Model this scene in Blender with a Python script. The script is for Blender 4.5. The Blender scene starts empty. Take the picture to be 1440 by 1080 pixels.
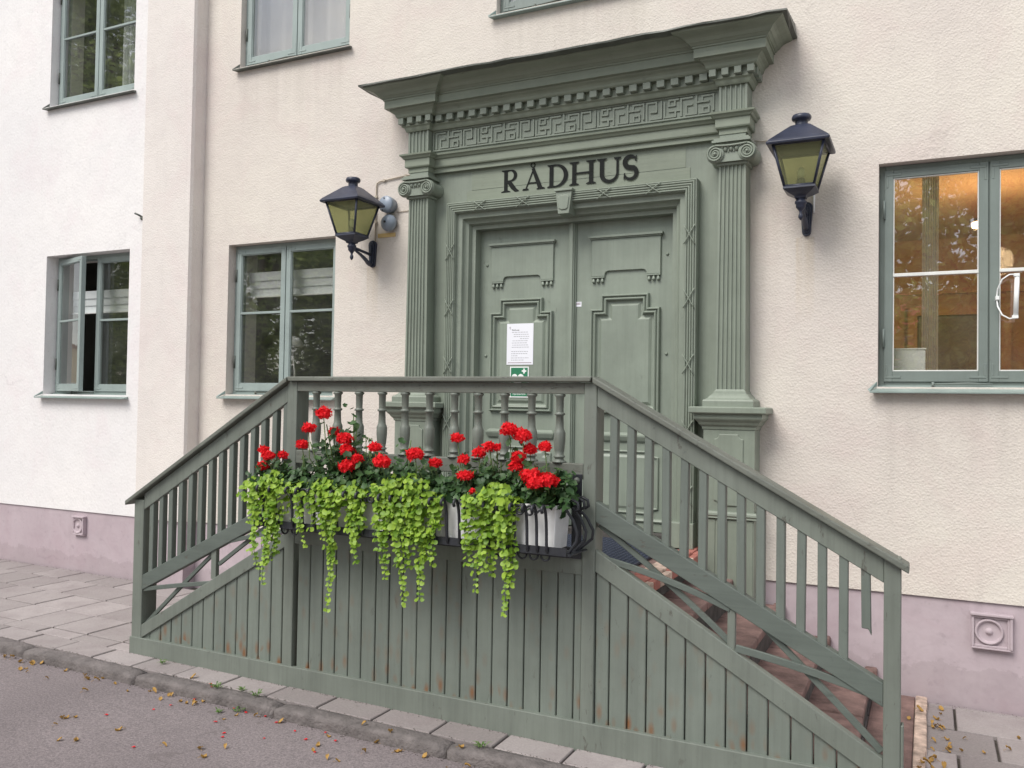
import bpy, bmesh, math, random
from mathutils import Vector, Matrix
random.seed(11)
R = math.radians
scn = bpy.context.scene
COL = scn.collection

# ------------------------------------------------------------------ helpers
def tag(o, label=None, cat=None, group=None, kind=None):
    if label: o['label'] = label
    if cat: o['category'] = cat
    if group: o['group'] = group
    if kind: o['kind'] = kind
    return o
def empty(name, loc, label=None, cat=None, group=None, rz=0):
    o = bpy.data.objects.new(name, None); COL.objects.link(o)
    o.location = loc; o.rotation_euler = (0, 0, rz); o.empty_display_size = .1
    return tag(o, label, cat, group)
def wloc(o):
    v = Vector((0, 0, 0))
    while o is not None:
        v += Vector(o.location); o = o.parent
    return v
def copy_tree(o, parent=None):
    c = o.copy(); COL.objects.link(c); c.parent = parent
    for ch in list(o.children): copy_tree(ch, c)
    return c

class MB:
    """collects geometry in world coordinates, built as one mesh object"""
    def __init__(s): s.v = []; s.f = []; s.m = []; s.sm = []
    def add(s, vs, fs, mi=0, smooth=False):
        b = len(s.v); s.v += [tuple(p) for p in vs]
        s.f += [tuple(b + i for i in f) for f in fs]
        s.m += [mi] * len(fs); s.sm += [smooth] * len(fs); return s
    def box(s, x0, x1, y0, y1, z0, z1, mi=0):
        vs = [(x, y, z) for x in (x0, x1) for y in (y0, y1) for z in (z0, z1)]
        return s.add(vs, [(0,1,3,2),(4,6,7,5),(0,4,5,1),(2,3,7,6),(0,2,6,4),(1,5,7,3)], mi)
    def prism_xz(s, poly, y0, y1, mi=0):
        n = len(poly)
        vs = [(x, y0, z) for x, z in poly] + [(x, y1, z) for x, z in poly]
        return s.add(vs, [tuple(range(n)), tuple(range(2*n-1, n-1, -1))] +
                     [(i, i+n, (i+1) % n + n, (i+1) % n) for i in range(n)], mi)
    def prism_xy(s, poly, z0, z1, mi=0):
        n = len(poly)
        vs = [(x, y, z0) for x, y in poly] + [(x, y, z1) for x, y in poly]
        return s.add(vs, [tuple(range(n)), tuple(range(2*n-1, n-1, -1))] +
                     [(i, i+n, (i+1) % n + n, (i+1) % n) for i in range(n)], mi)
    def tube(s, pts, r, n=8, mi=0, caps=True):
        pts = [Vector(p) for p in pts]
        rs = r if isinstance(r, (list, tuple)) else [r] * len(pts)
        up = Vector((0, 0, 1)); vs = []; fs = []
        prev = None
        for i, p in enumerate(pts):
            t = (pts[min(i+1, len(pts)-1)] - pts[max(i-1, 0)])
            if t.length < 1e-9: t = Vector((0, 0, 1))
            t.normalize()
            if prev is None:
                a = t.cross(up)
                if a.length < .05: a = t.cross(Vector((1, 0, 0)))
            else:
                a = prev - t * prev.dot(t)
                if a.length < 1e-6: a = t.cross(up)
            a.normalize(); prev = a; b = t.cross(a)
            for k in range(n):
                th = 2*math.pi*k/n
                vs.append(p + (a*math.cos(th) + b*math.sin(th)) * rs[i])
        for i in range(len(pts)-1):
            for k in range(n):
                fs.append((i*n+k, i*n+(k+1) % n, (i+1)*n+(k+1) % n, (i+1)*n+k))
        s.add(vs, fs, mi, True)
        if caps:
            b = len(s.v) - len(vs)
            s.f += [tuple(b + k for k in range(n)), tuple(b + (len(pts)-1)*n + k for k in range(n-1, -1, -1))]
            s.m += [mi]*2; s.sm += [False]*2
        return s
    def lathe(s, prof, c, axis='z', n=20, mi=0):
        vs = []; fs = []
        for r, h in prof:
            for k in range(n):
                th = 2*math.pi*k/n; a, b = r*math.cos(th), r*math.sin(th)
                if axis == 'z': vs.append((c[0]+a, c[1]+b, c[2]+h))
                elif axis == 'y': vs.append((c[0]+a, c[1]+h, c[2]+b))
                else: vs.append((c[0]+h, c[1]+a, c[2]+b))
        for i in range(len(prof)-1):
            for k in range(n):
                fs.append((i*n+k, i*n+(k+1) % n, (i+1)*n+(k+1) % n, (i+1)*n+k))
        fs += [tuple(range(n-1, -1, -1)), tuple((len(prof)-1)*n+k for k in range(n))]
        return s.add(vs, fs, mi, True)
    def strips(s, loops, closed, fn, cap=False, mi=0, smooth=False):
        n = len(loops[0][0]); vs = []; fs = []
        for pts, h in loops: vs += [fn(p, h) for p in pts]
        for i in range(len(loops)-1):
            for k in range(n if closed else n-1):
                k2 = (k+1) % n
                fs.append((i*n+k, i*n+k2, (i+1)*n+k2, (i+1)*n+k))
        if cap: fs.append(tuple((len(loops)-1)*n+k for k in range(n)))
        return s.add(vs, fs, mi, smooth)
    def build(s, name, mat, parent=None, bev=0, seg=2, smooth=None):
        me = bpy.data.meshes.new(name)
        off = wloc(parent) if parent is not None else Vector((0, 0, 0))
        org = off
        me.from_pydata([tuple(Vector(v) - org) for v in s.v], [], s.f)
        mats = mat if isinstance(mat, (list, tuple)) else [mat]
        for m in mats: me.materials.append(m)
        me.polygons.foreach_set('material_index', s.m)
        me.polygons.foreach_set('use_smooth', s.sm if smooth is None else [smooth]*len(s.f))
        bm = bmesh.new(); bm.from_mesh(me)
        bmesh.ops.recalc_face_normals(bm, faces=bm.faces)
        bm.to_mesh(me); bm.free(); me.update()
        o = bpy.data.objects.new(name, me); COL.objects.link(o)
        if parent is not None: o.parent = parent
        if bev:
            md = o.modifiers.new('bevel', 'BEVEL'); md.width = bev; md.segments = seg
            md.limit_method = 'ANGLE'; md.angle_limit = R(35)
        return o

def offset(pts, d, closed):
    """offset a 2D polyline to its right-hand side by d (mitred)"""
    n = len(pts); out = []
    for i in range(n):
        p = Vector(pts[i])
        a = Vector(pts[i-1]) if (closed or i > 0) else None
        b = Vector(pts[(i+1) % n]) if (closed or i < n-1) else None
        ns = []
        for u, w in ((a, p), (p, b)):
            if u is None or w is None: continue
            t = (w-u).normalized(); ns.append(Vector((t.y, -t.x)))
        if len(ns) == 1: out.append(tuple(p + ns[0]*d))
        else:
            m = ns[0] + ns[1]; m = m / max(m.dot(ns[0]), .2)
            out.append(tuple(p + m*d))
    return out
def mould(mb, pts, prof, y0, closed=True, cap=False, mi=0):
    """moulding in the facade plane: prof = (inward offset, how far proud of y0)"""
    loops = [(offset(pts, d, closed), h) for d, h in prof]
    mb.strips(loops, closed, lambda p, h: (p[0], y0-h, p[1]), cap, mi)
def plan(mb, path, prof, mi=0, cap=False):
    """moulding that runs round a plan path: prof = (outward offset, z)"""
    loops = [(offset(path, d, False), h) for d, h in prof]
    mb.strips(loops, False, lambda p, h: (p[0], p[1], h), cap, mi)
def uside(cx, half, yf, yb=0.0):
    return [(cx-half, yb), (cx-half, yf), (cx+half, yf), (cx+half, yb)]

# ------------------------------------------------------------------ materials
def new_mat(name):
    m = bpy.data.materials.new(name); m.use_nodes = True
    nt = m.node_tree; nt.nodes.clear()
    out = nt.nodes.new('ShaderNodeOutputMaterial'); b = nt.nodes.new('ShaderNodeBsdfPrincipled')
    nt.links.new(b.outputs[0], out.inputs[0]); return m, nt, b
def N(nt, t, **k):
    n = nt.nodes.new(t)
    for a, v in k.items():
        if a in n.inputs: n.inputs[a].default_value = v
        else: setattr(n, a, v)
    return n
def coords(nt, scale=(1, 1, 1), obj=True):
    tc = nt.nodes.new('ShaderNodeTexCoord'); mp = nt.nodes.new('ShaderNodeMapping')
    mp.inputs['Scale'].default_value = scale
    nt.links.new(tc.outputs['Object'], mp.inputs['Vector']); return mp.outputs[0]
def noise(nt, vec, scale, detail=4, rough=.6, dist=0):
    n = nt.nodes.new('ShaderNodeTexNoise'); n.inputs['Scale'].default_value = scale
    n.inputs['Detail'].default_value = detail; n.inputs['Roughness'].default_value = rough
    n.inputs['Distortion'].default_value = dist
    nt.links.new(vec, n.inputs['Vector']); return n.outputs['Fac']
def ramp(nt, fac, a, b, ca=(0,0,0,1), cb=(1,1,1,1)):
    r = nt.nodes.new('ShaderNodeValToRGB'); e = r.color_ramp.elements
    e[0].position = a; e[1].position = b; e[0].color = ca; e[1].color = cb
    nt.links.new(fac, r.inputs[0]); return r.outputs[0]
def mix(nt, fac, a, b, mode='MIX'):
    m = nt.nodes.new('ShaderNodeMix'); m.data_type = 'RGBA'; m.blend_type = mode
    for sock, v in ((m.inputs[0], fac), (m.inputs[6], a), (m.inputs[7], b)):
        if hasattr(v, 'is_linked') or isinstance(v, bpy.types.NodeSocket): nt.links.new(v, sock)
        elif isinstance(v, (int, float)): sock.default_value = v
        else: sock.default_value = tuple(v) + ((1,) if len(v) == 3 else ())
    return m.outputs[2]
def math_(nt, op, a, b=0.0, clamp=False):
    m = nt.nodes.new('ShaderNodeMath'); m.operation = op; m.use_clamp = clamp
    for i, v in ((0, a), (1, b)):
        if isinstance(v, bpy.types.NodeSocket): nt.links.new(v, m.inputs[i])
        else: m.inputs[i].default_value = v
    return m.outputs[0]
def bump(nt, b, h, strength=.3, dist=.01, chain=None):
    n = nt.nodes.new('ShaderNodeBump'); n.inputs['Strength'].default_value = strength
    n.inputs['Distance'].default_value = dist; nt.links.new(h, n.inputs['Height'])
    if chain is not None: nt.links.new(chain, n.inputs['Normal'])
    nt.links.new(n.outputs[0], b.inputs['Normal']); return n.outputs[0]
def c4(c): return (c[0], c[1], c[2], 1)

def plain(name, col, rough=.6, var=.12, scale=6, bs=.15, bscale=60, metal=0, bd=.003):
    m, nt, b = new_mat(name); v = coords(nt)
    f = noise(nt, v, scale, 5)
    d = tuple(max(0, x*(1-var)) for x in col); l = tuple(min(1, x*(1+var)) for x in col)
    nt.links.new(ramp(nt, f, .3, .7, c4(d), c4(l)), b.inputs['Base Color'])
    b.inputs['Roughness'].default_value = rough; b.inputs['Metallic'].default_value = metal
    if bs: bump(nt, b, noise(nt, v, bscale, 3), bs, bd)
    return m

def wood_paint(name, col, rough=.55, vert=True, wear=.5, rust=False, grime=.5, graincol=(.09,.085,.07)):
    """old oil paint on wood: grain bump, patches of paler and darker paint, worn specks, nail rust"""
    m, nt, b = new_mat(name)
    v = coords(nt)
    g = coords(nt, (60, 60, 2.2) if vert else (2.2, 60, 60))
    base = ramp(nt, noise(nt, v, 2.3, 5, .65), .3, .72, c4([x*.86 for x in col]), c4([x*1.13 for x in col]))
    grain = noise(nt, g, 1.0, 4, .6)
    base = mix(nt, math_(nt, 'MULTIPLY', ramp(nt, grain, .48, .75), .16*grime*2), base, [x*.55 for x in col])
    strk = ramp(nt, noise(nt, coords(nt, (16, 16, .9) if vert else (.9, 16, 16)), 1.0, 5, .65), .46, .74)
    base = mix(nt, math_(nt, 'MULTIPLY', strk, .42*grime), base, [x*.52 for x in col])
    spots = ramp(nt, noise(nt, v, 26, 6, .75), .60, .72)
    mask = ramp(nt, noise(nt, v, 1.7, 3), .45, .62)
    base = mix(nt, math_(nt, 'MULTIPLY', math_(nt, 'MULTIPLY', spots, mask), .55*grime), base, [x*.35 for x in col])
    chip = math_(nt, 'MULTIPLY', ramp(nt, noise(nt, coords(nt, (14, 14, 5) if vert else (5, 14, 14)), 1.6, 7, .7, .4), .665-.07*wear, .685-.07*wear),
                 ramp(nt, noise(nt, v, 3.1, 2), .42, .55))
    base = mix(nt, math_(nt, 'MULTIPLY', chip, .75*min(1, wear*1.5)), base, graincol)
    if grime >= 1:
        wz = ramp(nt, noise(nt, coords(nt, (7, 7, 12)), 1.0, 6, .7), .36, .62)
        base = mix(nt, math_(nt, 'MULTIPLY', wz, .5), base, (.105, .108, .088))
        dkk = ramp(nt, noise(nt, coords(nt, (30, 30, 60)), 1.0, 5, .75), .58, .70)
        base = mix(nt, math_(nt, 'MULTIPLY', dkk, .85), base, (.045, .045, .038))
    if rust:
        sx = nt.nodes.new('ShaderNodeSeparateXYZ'); nt.links.new(v, sx.inputs[0])
        low = ramp(nt, sx.outputs[2], .12, .26, (1,1,1,1), (0,0,0,1))
        vr = nt.nodes.new('ShaderNodeTexVoronoi'); vr.inputs['Scale'].default_value = 1
        nt.links.new(coords(nt, (22, 1, 9)), vr.inputs['Vector'])
        dot = ramp(nt, vr.outputs['Distance'], .10, .48, (1,1,1,1), (0,0,0,1))
        pick = ramp(nt, vr.outputs['Color'], .32, .40)
        rm = math_(nt, 'MULTIPLY', math_(nt, 'MULTIPLY', dot, pick), math_(nt, 'MULTIPLY', ramp(nt, noise(nt, v, 3, 2), .36, .44), math_(nt, 'ADD', low, .22)))
        base = mix(nt, math_(nt, 'MULTIPLY', rm, .95), base, (.20, .085, .03))
    nt.links.new(base, b.inputs['Base Color'])
    b.inputs['Roughness'].default_value = rough
    h = math_(nt, 'ADD', math_(nt, 'MULTIPLY', grain, .6), math_(nt, 'MULTIPLY', noise(nt, v, 30, 4), .5))
    h = math_(nt, 'SUBTRACT', h, math_(nt, 'MULTIPLY', chip, .8))
    bump(nt, b, h, .5, .0025)
    return m

def plaster(name, c1, c2, rough_scale=95, strength=.55, dist=.006, dirt=.35, runs=()):
    m, nt, b = new_mat(name); v = coords(nt)
    base = ramp(nt, noise(nt, v, .75, 4, .55), .34, .66, c4(c1), c4(c2))
    n2 = noise(nt, v, 7, 5, .7)
    base = mix(nt, math_(nt, 'MULTIPLY', ramp(nt, n2, .45, .8), dirt), base, [x*.84 for x in c1])
    pk = ramp(nt, noise(nt, v, 1.9, 5, .65, .6), .50, .66)
    base = mix(nt, math_(nt, 'MULTIPLY', pk, .35), base, (c1[0]*.98, c1[1]*.90, c1[2]*.92))
    stk = ramp(nt, noise(nt, coords(nt, (9, 9, .7)), 1.0, 5, .6), .60, .78)
    base = mix(nt, math_(nt, 'MULTIPLY', stk, dirt*.7), base, [x*.76 for x in c1])
    sxz = nt.nodes.new('ShaderNodeSeparateXYZ'); nt.links.new(v, sxz.inputs[0])
    foot = math_(nt, 'MULTIPLY', ramp(nt, math_(nt, 'ADD', sxz.outputs[2], math_(nt, 'MULTIPLY', noise(nt, v, 5, 5, .7), -.28)), -.24, -.06, (1,1,1,1), (0,0,0,1)), .16)
    base = mix(nt, foot, base, (.19, .16, .15))
    if runs:
        stn = ramp(nt, noise(nt, coords(nt, (13, 13, .8)), 1.0, 4, .6), .36, .66)
        for (rx, rw, rz, rl_, am, rc) in runs:   # centre x, half width, top z, length: rain runs below sills, rust below the lantern
            ax = math_(nt, 'ABSOLUTE', math_(nt, 'SUBTRACT', sxz.outputs[0], rx-(-2.262)))
            mxx = ramp(nt, math_(nt, 'DIVIDE', ax, rw), .80, 1.08, (1,1,1,1), (0,0,0,1))
            dz = math_(nt, 'DIVIDE', math_(nt, 'SUBTRACT', rz, sxz.outputs[2]), rl_)
            up_m = ramp(nt, dz, 0.0, .02); dn = ramp(nt, dz, .02, 1.0, (1,1,1,1), (0,0,0,1))
            mk = math_(nt, 'MULTIPLY', math_(nt, 'MULTIPLY', mxx, up_m), math_(nt, 'MULTIPLY', dn, math_(nt, 'ADD', math_(nt, 'MULTIPLY', stn, .8), .2)))
            base = mix(nt, math_(nt, 'MULTIPLY', mk, am), base, rc)
    hc = nt.nodes.new('ShaderNodeTexVoronoi'); hc.feature = 'DISTANCE_TO_EDGE'; hc.inputs['Scale'].default_value = .42
    wn = nt.nodes.new('ShaderNodeTexNoise'); wn.inputs['Scale'].default_value = 2.2; wn.inputs['Detail'].default_value = 6
    nt.links.new(v, wn.inputs['Vector']); va = nt.nodes.new('ShaderNodeVectorMath'); va.operation = 'ADD'
    nt.links.new(v, va.inputs[0]); nt.links.new(wn.outputs['Color'], va.inputs[1]); nt.links.new(va.outputs[0], hc.inputs['Vector'])
    ck = math_(nt, 'MULTIPLY', ramp(nt, hc.outputs['Distance'], .0015, .0055, (1,1,1,1), (0,0,0,1)), ramp(nt, noise(nt, v, .9, 2), .54, .60))
    base = mix(nt, math_(nt, 'MULTIPLY', ck, .2), base, [x*.45 for x in c1])
    fine = noise(nt, v, rough_scale, 2.5, .75)
    lump = nt.nodes.new('ShaderNodeTexVoronoi')
    lump.inputs['Scale'].default_value = rough_scale*.62; nt.links.new(v, lump.inputs['Vector'])
    gr_ = ramp(nt, lump.outputs['Distance'], .05, .75, (1,1,1,1), (0,0,0,1))
    big = noise(nt, v, rough_scale*.45, 2, .5)
    h = math_(nt, 'ADD', math_(nt, 'MULTIPLY', fine, .55), math_(nt, 'MULTIPLY', gr_, math_(nt, 'ADD', big, .15)))
    pit = ramp(nt, noise(nt, v, rough_scale*.6, 3), .30, .40, (1,1,1,1), (0,0,0,1))
    base = mix(nt, math_(nt, 'MULTIPLY', pit, .22), base, [x*.6 for x in c1])
    nt.links.new(base, b.inputs['Base Color']); b.inputs['Roughness'].default_value = .95
    b.inputs['Specular IOR Level'].default_value = .15
    a = bump(nt, b, h, strength, dist)
    bump(nt, b, noise(nt, v, 5, 3), .25, .02, a)
    return m

GREEN = (.205, .255, .205)
M = {}
M['green'] = wood_paint('portal_green_paint', (.236, .272, .222), .5, True, .22, False, .55)
M['green_h'] = wood_paint('portal_green_paint_horizontal', (.228, .262, .202), .5, False, .25, False, .6)
M['door'] = wood_paint('door_green_paint', (.246, .286, .236), .45, True, .18, False, .5)
M['fence'] = wood_paint('railing_green_paint', (.172, .194, .168), .5, True, .6, False, .95)
M['board'] = wood_paint('board_green_paint', (.174, .200, .174), .5, True, .4, True, .75)
M['slat'] = wood_paint('slat_paint', (.145, .170, .150), .55, True, .5, False, .9)
M['rail_dark'] = wood_paint('weathered_dark_rail_paint', (.115, .138, .122), .6, False, .6, False, .95)
M['rail'] = wood_paint('weathered_rail_paint', (.165, .180, .155), .6, False, .55, False, 1.0)
M['win'] = wood_paint('window_green_paint', (.185, .222, .205), .45, True, .12, False, .3)
M['winl'] = wood_paint('window_pale_green_paint', (.30, .36, .345), .45, True, .1, False, .25)
M['wall'] = plaster('cream_roughcast', (.650, .593, .550), (.715, .670, .602), 120, .50, .0050, .35, ((.305, .62, 1.69, .75, .34, (.34, .31, .28)), (-4.855, .61, 1.59, .6, .30, (.36, .33, .30)), (-4.77, .62, 4.41, .7, .30, (.38, .34, .30)), (-2.28, .62, 4.41, .7, .30, (.38, .34, .30)), (-.69, .06, 2.66, .55, .45, (.52, .40, .24)), (-3.92, .06, 2.66, .5, .35, (.52, .40, .24)), (-.93, .10, 3.35, 1.7, .30, (.36, .33, .29))))
M['wall_l'] = plaster('lit_pale_smooth_render', (.765, .75, .75), (.815, .795, .785), 60, .35, .004, .3)  # smooth whiter render, tone raised further for the brighter light on the left bay
M['pier'] = plaster('pale_rough_pier_render', (.70, .655, .625), (.76, .715, .675), 115, .45, .0045, .35)
M['plinth'] = plaster('lilac_plinth_render', (.43, .355, .385), (.51, .435, .465), 30, .22, .004, .5)
M['metal'] = plain('old_sheet_metal', (.10, .11, .095), .5, .3, 9, .3, 40)
M['sill'] = plain('painted_sill_metal', (.24, .30, .28), .45, .15, 9, .15, 40)
M['iron'] = plain('black_iron', (.022, .024, .03), .45, .3, 14, .3, 90)
M['lamp'] = plain('lantern_blue_black_paint', (.028, .034, .06), .38, .3, 10, .3, 60)
M['bell'] = plain('bell_grey_enamel', (.26, .31, .38), .35, .1, 10, .1, 60)
M['yellow'] = plain('ochre_strip', (.62, .45, .20), .7, .12, 12, .1)
M['black'] = plain('lettering_black_paint', (.010, .012, .011), .95, .3, 20, .15)
M['white'] = plain('planter_white_plastic', (.80, .80, .80), .55, .12, 7, .2, 30)
M['soil'] = plain('potting_soil', (.04, .03, .02), .95, .4, 50, .8, 60)
M['paper'] = plain('white_paper', (.85, .86, .92), .6, .02, 3, 0)
M['ink'] = plain('grey_ink', (.42, .42, .46), .7, .1, 3, 0)
M['inkred'] = plain('dark_red_ink', (.22, .12, .16), .7, .1, 3, 0)
M['signg'] = plain('sign_green', (.02, .19, .09), .45, .05, 3, 0)
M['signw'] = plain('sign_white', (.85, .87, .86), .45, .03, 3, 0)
M['curtain'] = plain('curtain_fabric', (.52, .50, .47), .9, .08, 4, .2, 30)
M['blind'] = plain('blind_fabric', (.75, .79, .80), .85, .05, 4, .1, 30)
M['room_dark'] = plain('dim_room_paint', (.26, .26, .24), .9, .2, 2, 0)
M['room_warm'] = plain('ochre_room_paint', (.52, .32, .17), .85, .08, 2, 0)
M['wood_in'] = plain('brown_wood', (.16, .075, .03), .5, .3, 6, .1)
M['putty'] = plain('white_putty', (.72, .73, .70), .6, .1, 12, .1)
M['rubber'] = plain('blue_black_rubber', (.045, .055, .085), .7, .2, 20, .4)
M['cable'] = plain('cream_cable', (.48, .42, .34), .6, .1, 12, .1)
M['bark'] = plain('grey_brown_bark', (.11, .085, .06), .9, .35, 8, .9, 14, 0, .03)
M['terra'] = plain('roof_tiles_red', (.36, .12, .06), .8, .25, 14, .5, 20)
M['yhouse'] = plain('opposite_yellow_render', (.70, .55, .33), .9, .08, 3, .1)
M['whouse'] = plain('opposite_white_render', (.82, .80, .76), .9, .05, 3, .1)
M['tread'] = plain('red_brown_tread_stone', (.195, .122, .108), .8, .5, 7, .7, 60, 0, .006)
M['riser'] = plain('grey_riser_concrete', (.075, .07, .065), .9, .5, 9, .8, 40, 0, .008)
M['brick'] = plain('red_nosing_brick', (.40, .15, .12), .75, .2, 16, .5, 70, 0, .004)
M['brickw'] = plain('chipped_pale_brick', (.50, .38, .31), .8, .5, 16, .6, 50, 0, .006)

def leaf_mat(name, c1, c2, rough=.5, trans=.25, spec=.4):
    m, nt, b = new_mat(name)
    oi = nt.nodes.new('ShaderNodeNewGeometry')
    v = coords(nt)
    f = math_(nt, 'ADD', math_(nt, 'MULTIPLY', oi.outputs['Random Per Island'], .75), math_(nt, 'MULTIPLY', noise(nt, v, 8, 2), .3))
    col = ramp(nt, f, .1, .95, c4(c1), c4(c2))
    nt.links.new(col, b.inputs['Base Color']); b.inputs['Roughness'].default_value = rough
    b.inputs['Specular IOR Level'].default_value = spec
    tr = nt.nodes.new('ShaderNodeBsdfTranslucent'); nt.links.new(col, tr.inputs['Color'])
    mx = nt.nodes.new('ShaderNodeMixShader'); mx.inputs[0].default_value = trans
    out = [n for n in nt.nodes if n.type == 'OUTPUT_MATERIAL'][0]
    nt.links.new(b.outputs[0], mx.inputs[1]); nt.links.new(tr.outputs[0], mx.inputs[2])
    nt.links.new(mx.outputs[0], out.inputs[0]); return m
M['leaf_tree'] = leaf_mat('tree_leaf', (.13, .20, .05), (.50, .60, .20), .4, .5)
M['leaf_ger'] = leaf_mat('geranium_leaf', (.022, .060, .020), (.070, .145, .045), .5, .18)
M['leaf_lime'] = leaf_mat('lime_creeper_leaf', (.13, .27, .02), (.40, .58, .07), .45, .35)
M['stem'] = plain('green_stem', (.10, .16, .05), .6, .2, 10, 0)
M['petal'] = leaf_mat('red_petal', (.72, .008, .018), (.95, .035, .045), .6, .35, .2)
M['dryleaf'] = leaf_mat('dry_leaf', (.22, .10, .03), (.60, .38, .10), .7, .15)
M['weed'] = leaf_mat('weed_leaf', (.06, .13, .03), (.16, .28, .06), .6, .25)

def glass_mat(name, ior=1.9, tint=(.93, .96, .94), wav=.0):
    m, nt, b = new_mat(name); nt.nodes.remove(b)
    out = [n for n in nt.nodes if n.type == 'OUTPUT_MATERIAL'][0]
    t = N(nt, 'ShaderNodeBsdfTransparent'); t.inputs[0].default_value = c4(tint)
    g = N(nt, 'ShaderNodeBsdfGlossy'); g.inputs['Roughness'].default_value = 0.0
    ge = N(nt, 'ShaderNodeNewGeometry'); dt = N(nt, 'ShaderNodeVectorMath'); dt.operation = 'DOT_PRODUCT'
    nt.links.new(ge.outputs['True Normal'], dt.inputs[0]); nt.links.new(ge.outputs['Incoming'], dt.inputs[1])
    co = math_(nt, 'ABSOLUTE', dt.outputs['Value']); f0 = ((ior-1)/(ior+1))**2
    sch = math_(nt, 'ADD', math_(nt, 'MULTIPLY', math_(nt, 'POWER', math_(nt, 'SUBTRACT', 1.0, co, True), 5.0), 1-f0), f0, True)
    mx = N(nt, 'ShaderNodeMixShader')
    nt.links.new(sch, mx.inputs[0]); nt.links.new(t.outputs[0], mx.inputs[1]); nt.links.new(g.outputs[0], mx.inputs[2])
    if wav:
        bp = N(nt, 'ShaderNodeBump'); bp.inputs['Strength'].default_value = wav; bp.inputs['Distance'].default_value = .01
        nt.links.new(noise(nt, coords(nt, (1, 1, .5)), 3.5, 2), bp.inputs['Height'])
        nt.links.new(bp.outputs[0], g.inputs['Normal'])
    hz = N(nt, 'ShaderNodeBsdfDiffuse'); hz.inputs[0].default_value = (.68, .68, .67, 1)
    m2 = N(nt, 'ShaderNodeMixShader'); nt.links.new(math_(nt, 'MULTIPLY', ramp(nt, noise(nt, coords(nt), 4, 4), .2, .8), .035), m2.inputs[0])
    nt.links.new(mx.outputs[0], m2.inputs[1]); nt.links.new(hz.outputs[0], m2.inputs[2]); nt.links.new(m2.outputs[0], out.inputs[0]); return m
M['glass'] = glass_mat('old_window_glass', 2.6, (.97, .97, .955), .10)
def lantern_glass():
    m, nt, b = new_mat('olive_lantern_glass'); nt.nodes.remove(b)
    out = [n for n in nt.nodes if n.type == 'OUTPUT_MATERIAL'][0]
    t = N(nt, 'ShaderNodeBsdfTransparent'); t.inputs[0].default_value = (.74, .76, .50, 1)
    d = N(nt, 'ShaderNodeBsdfPrincipled'); d.inputs['Base Color'].default_value = (.25, .26, .14, 1); d.inputs['Roughness'].default_value = .25
    mx = N(nt, 'ShaderNodeMixShader'); mx.inputs[0].default_value = .42
    nt.links.new(t.outputs[0], mx.inputs[1]); nt.links.new(d.outputs[0], mx.inputs[2])
    nt.links.new(mx.outputs[0], out.inputs[0]); return m
M['lglass'] = lantern_glass()
def emis(name, col, s):
    m, nt, b = new_mat(name)
    b.inputs['Base Color'].default_value = c4(col); b.inputs['Emission Color'].default_value = c4(col)
    b.inputs['Emission Strength'].default_value = s; return m
M['bulb_on'] = emis('ceiling_lamp_glow', (1, .72, .38), 9)

# ground materials
def asphalt():
    m, nt, b = new_mat('asphalt'); v = coords(nt)
    base = ramp(nt, noise(nt, v, 1.1, 5, .6), .3, .7, (.180, .155, .160, 1), (.245, .212, .217, 1))
    sp = ramp(nt, noise(nt, v, 85, 4, .85), .35, .68, (.50, .50, .50, 1), (1.5, 1.47, 1.45, 1))
    base = mix(nt, .8, base, sp, 'MULTIPLY')
    st = ramp(nt, noise(nt, v, 5, 6, .7), .55, .75)
    base = mix(nt, math_(nt, 'MULTIPLY', st, .35), base, (.14, .12, .125))
    cr = nt.nodes.new('ShaderNodeTexVoronoi'); cr.feature = 'DISTANCE_TO_EDGE'; cr.inputs['Scale'].default_value = .55
    w = nt.nodes.new('ShaderNodeMix'); w.data_type = 'VECTOR'
    nz = nt.nodes.new('ShaderNodeTexNoise'); nz.inputs['Scale'].default_value = 3; nz.inputs['Detail'].default_value = 5
    nt.links.new(v, nz.inputs['Vector'])
    va = nt.nodes.new('ShaderNodeVectorMath'); va.operation = 'ADD'
    nt.links.new(v, va.inputs[0]); nt.links.new(nz.outputs['Color'], va.inputs[1]); nt.links.new(va.outputs[0], cr.inputs['Vector'])
    crack = ramp(nt, cr.outputs['Distance'], .002, .012, (1,1,1,1), (0,0,0,1))
    base = mix(nt, math_(nt, 'MULTIPLY', crack, .35), base, (.10, .085, .08))
    nt.links.new(base, b.inputs['Base Color']); b.inputs['Roughness'].default_value = .9
    bump(nt, b, noise(nt, v, 90, 5, .8), .7, .008)
    return m
M['asphalt'] = asphalt()
def slabs():
    m, nt, b = new_mat('concrete_slab')
    v = coords(nt); at = nt.nodes.new('ShaderNodeNewGeometry')
    base = ramp(nt, at.outputs['Random Per Island'], 0, 1, (.235, .21, .205, 1), (.375, .338, .333, 1))
    base = mix(nt, ramp(nt, noise(nt, v, 2.5, 5, .7), .45, .75), base, (.25, .215, .215))
    sp = ramp(nt, noise(nt, v, 80, 4, .85), .3, .7, (.72, .72, .72, 1), (1.22, 1.2, 1.2, 1))
    base = mix(nt, .7, base, sp, 'MULTIPLY')
    dk = ramp(nt, noise(nt, v, 16, 6, .75), .60, .72)
    base = mix(nt, math_(nt, 'MULTIPLY', dk, .4), base, (.13, .12, .11))
    nt.links.new(base, b.inputs['Base Color']); b.inputs['Roughness'].default_value = .9
    bump(nt, b, noise(nt, v, 90, 4, .7), .4, .004)
    return m
M['slab'] = slabs()
M['joint'] = plain('sandy_joint', (.075, .065, .055), .95, .4, 20, .6, 60)
M['granite'] = plain('granite_kerb', (.150, .132, .128), .85, .3, 14, .9, 55, 0, .012)

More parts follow.
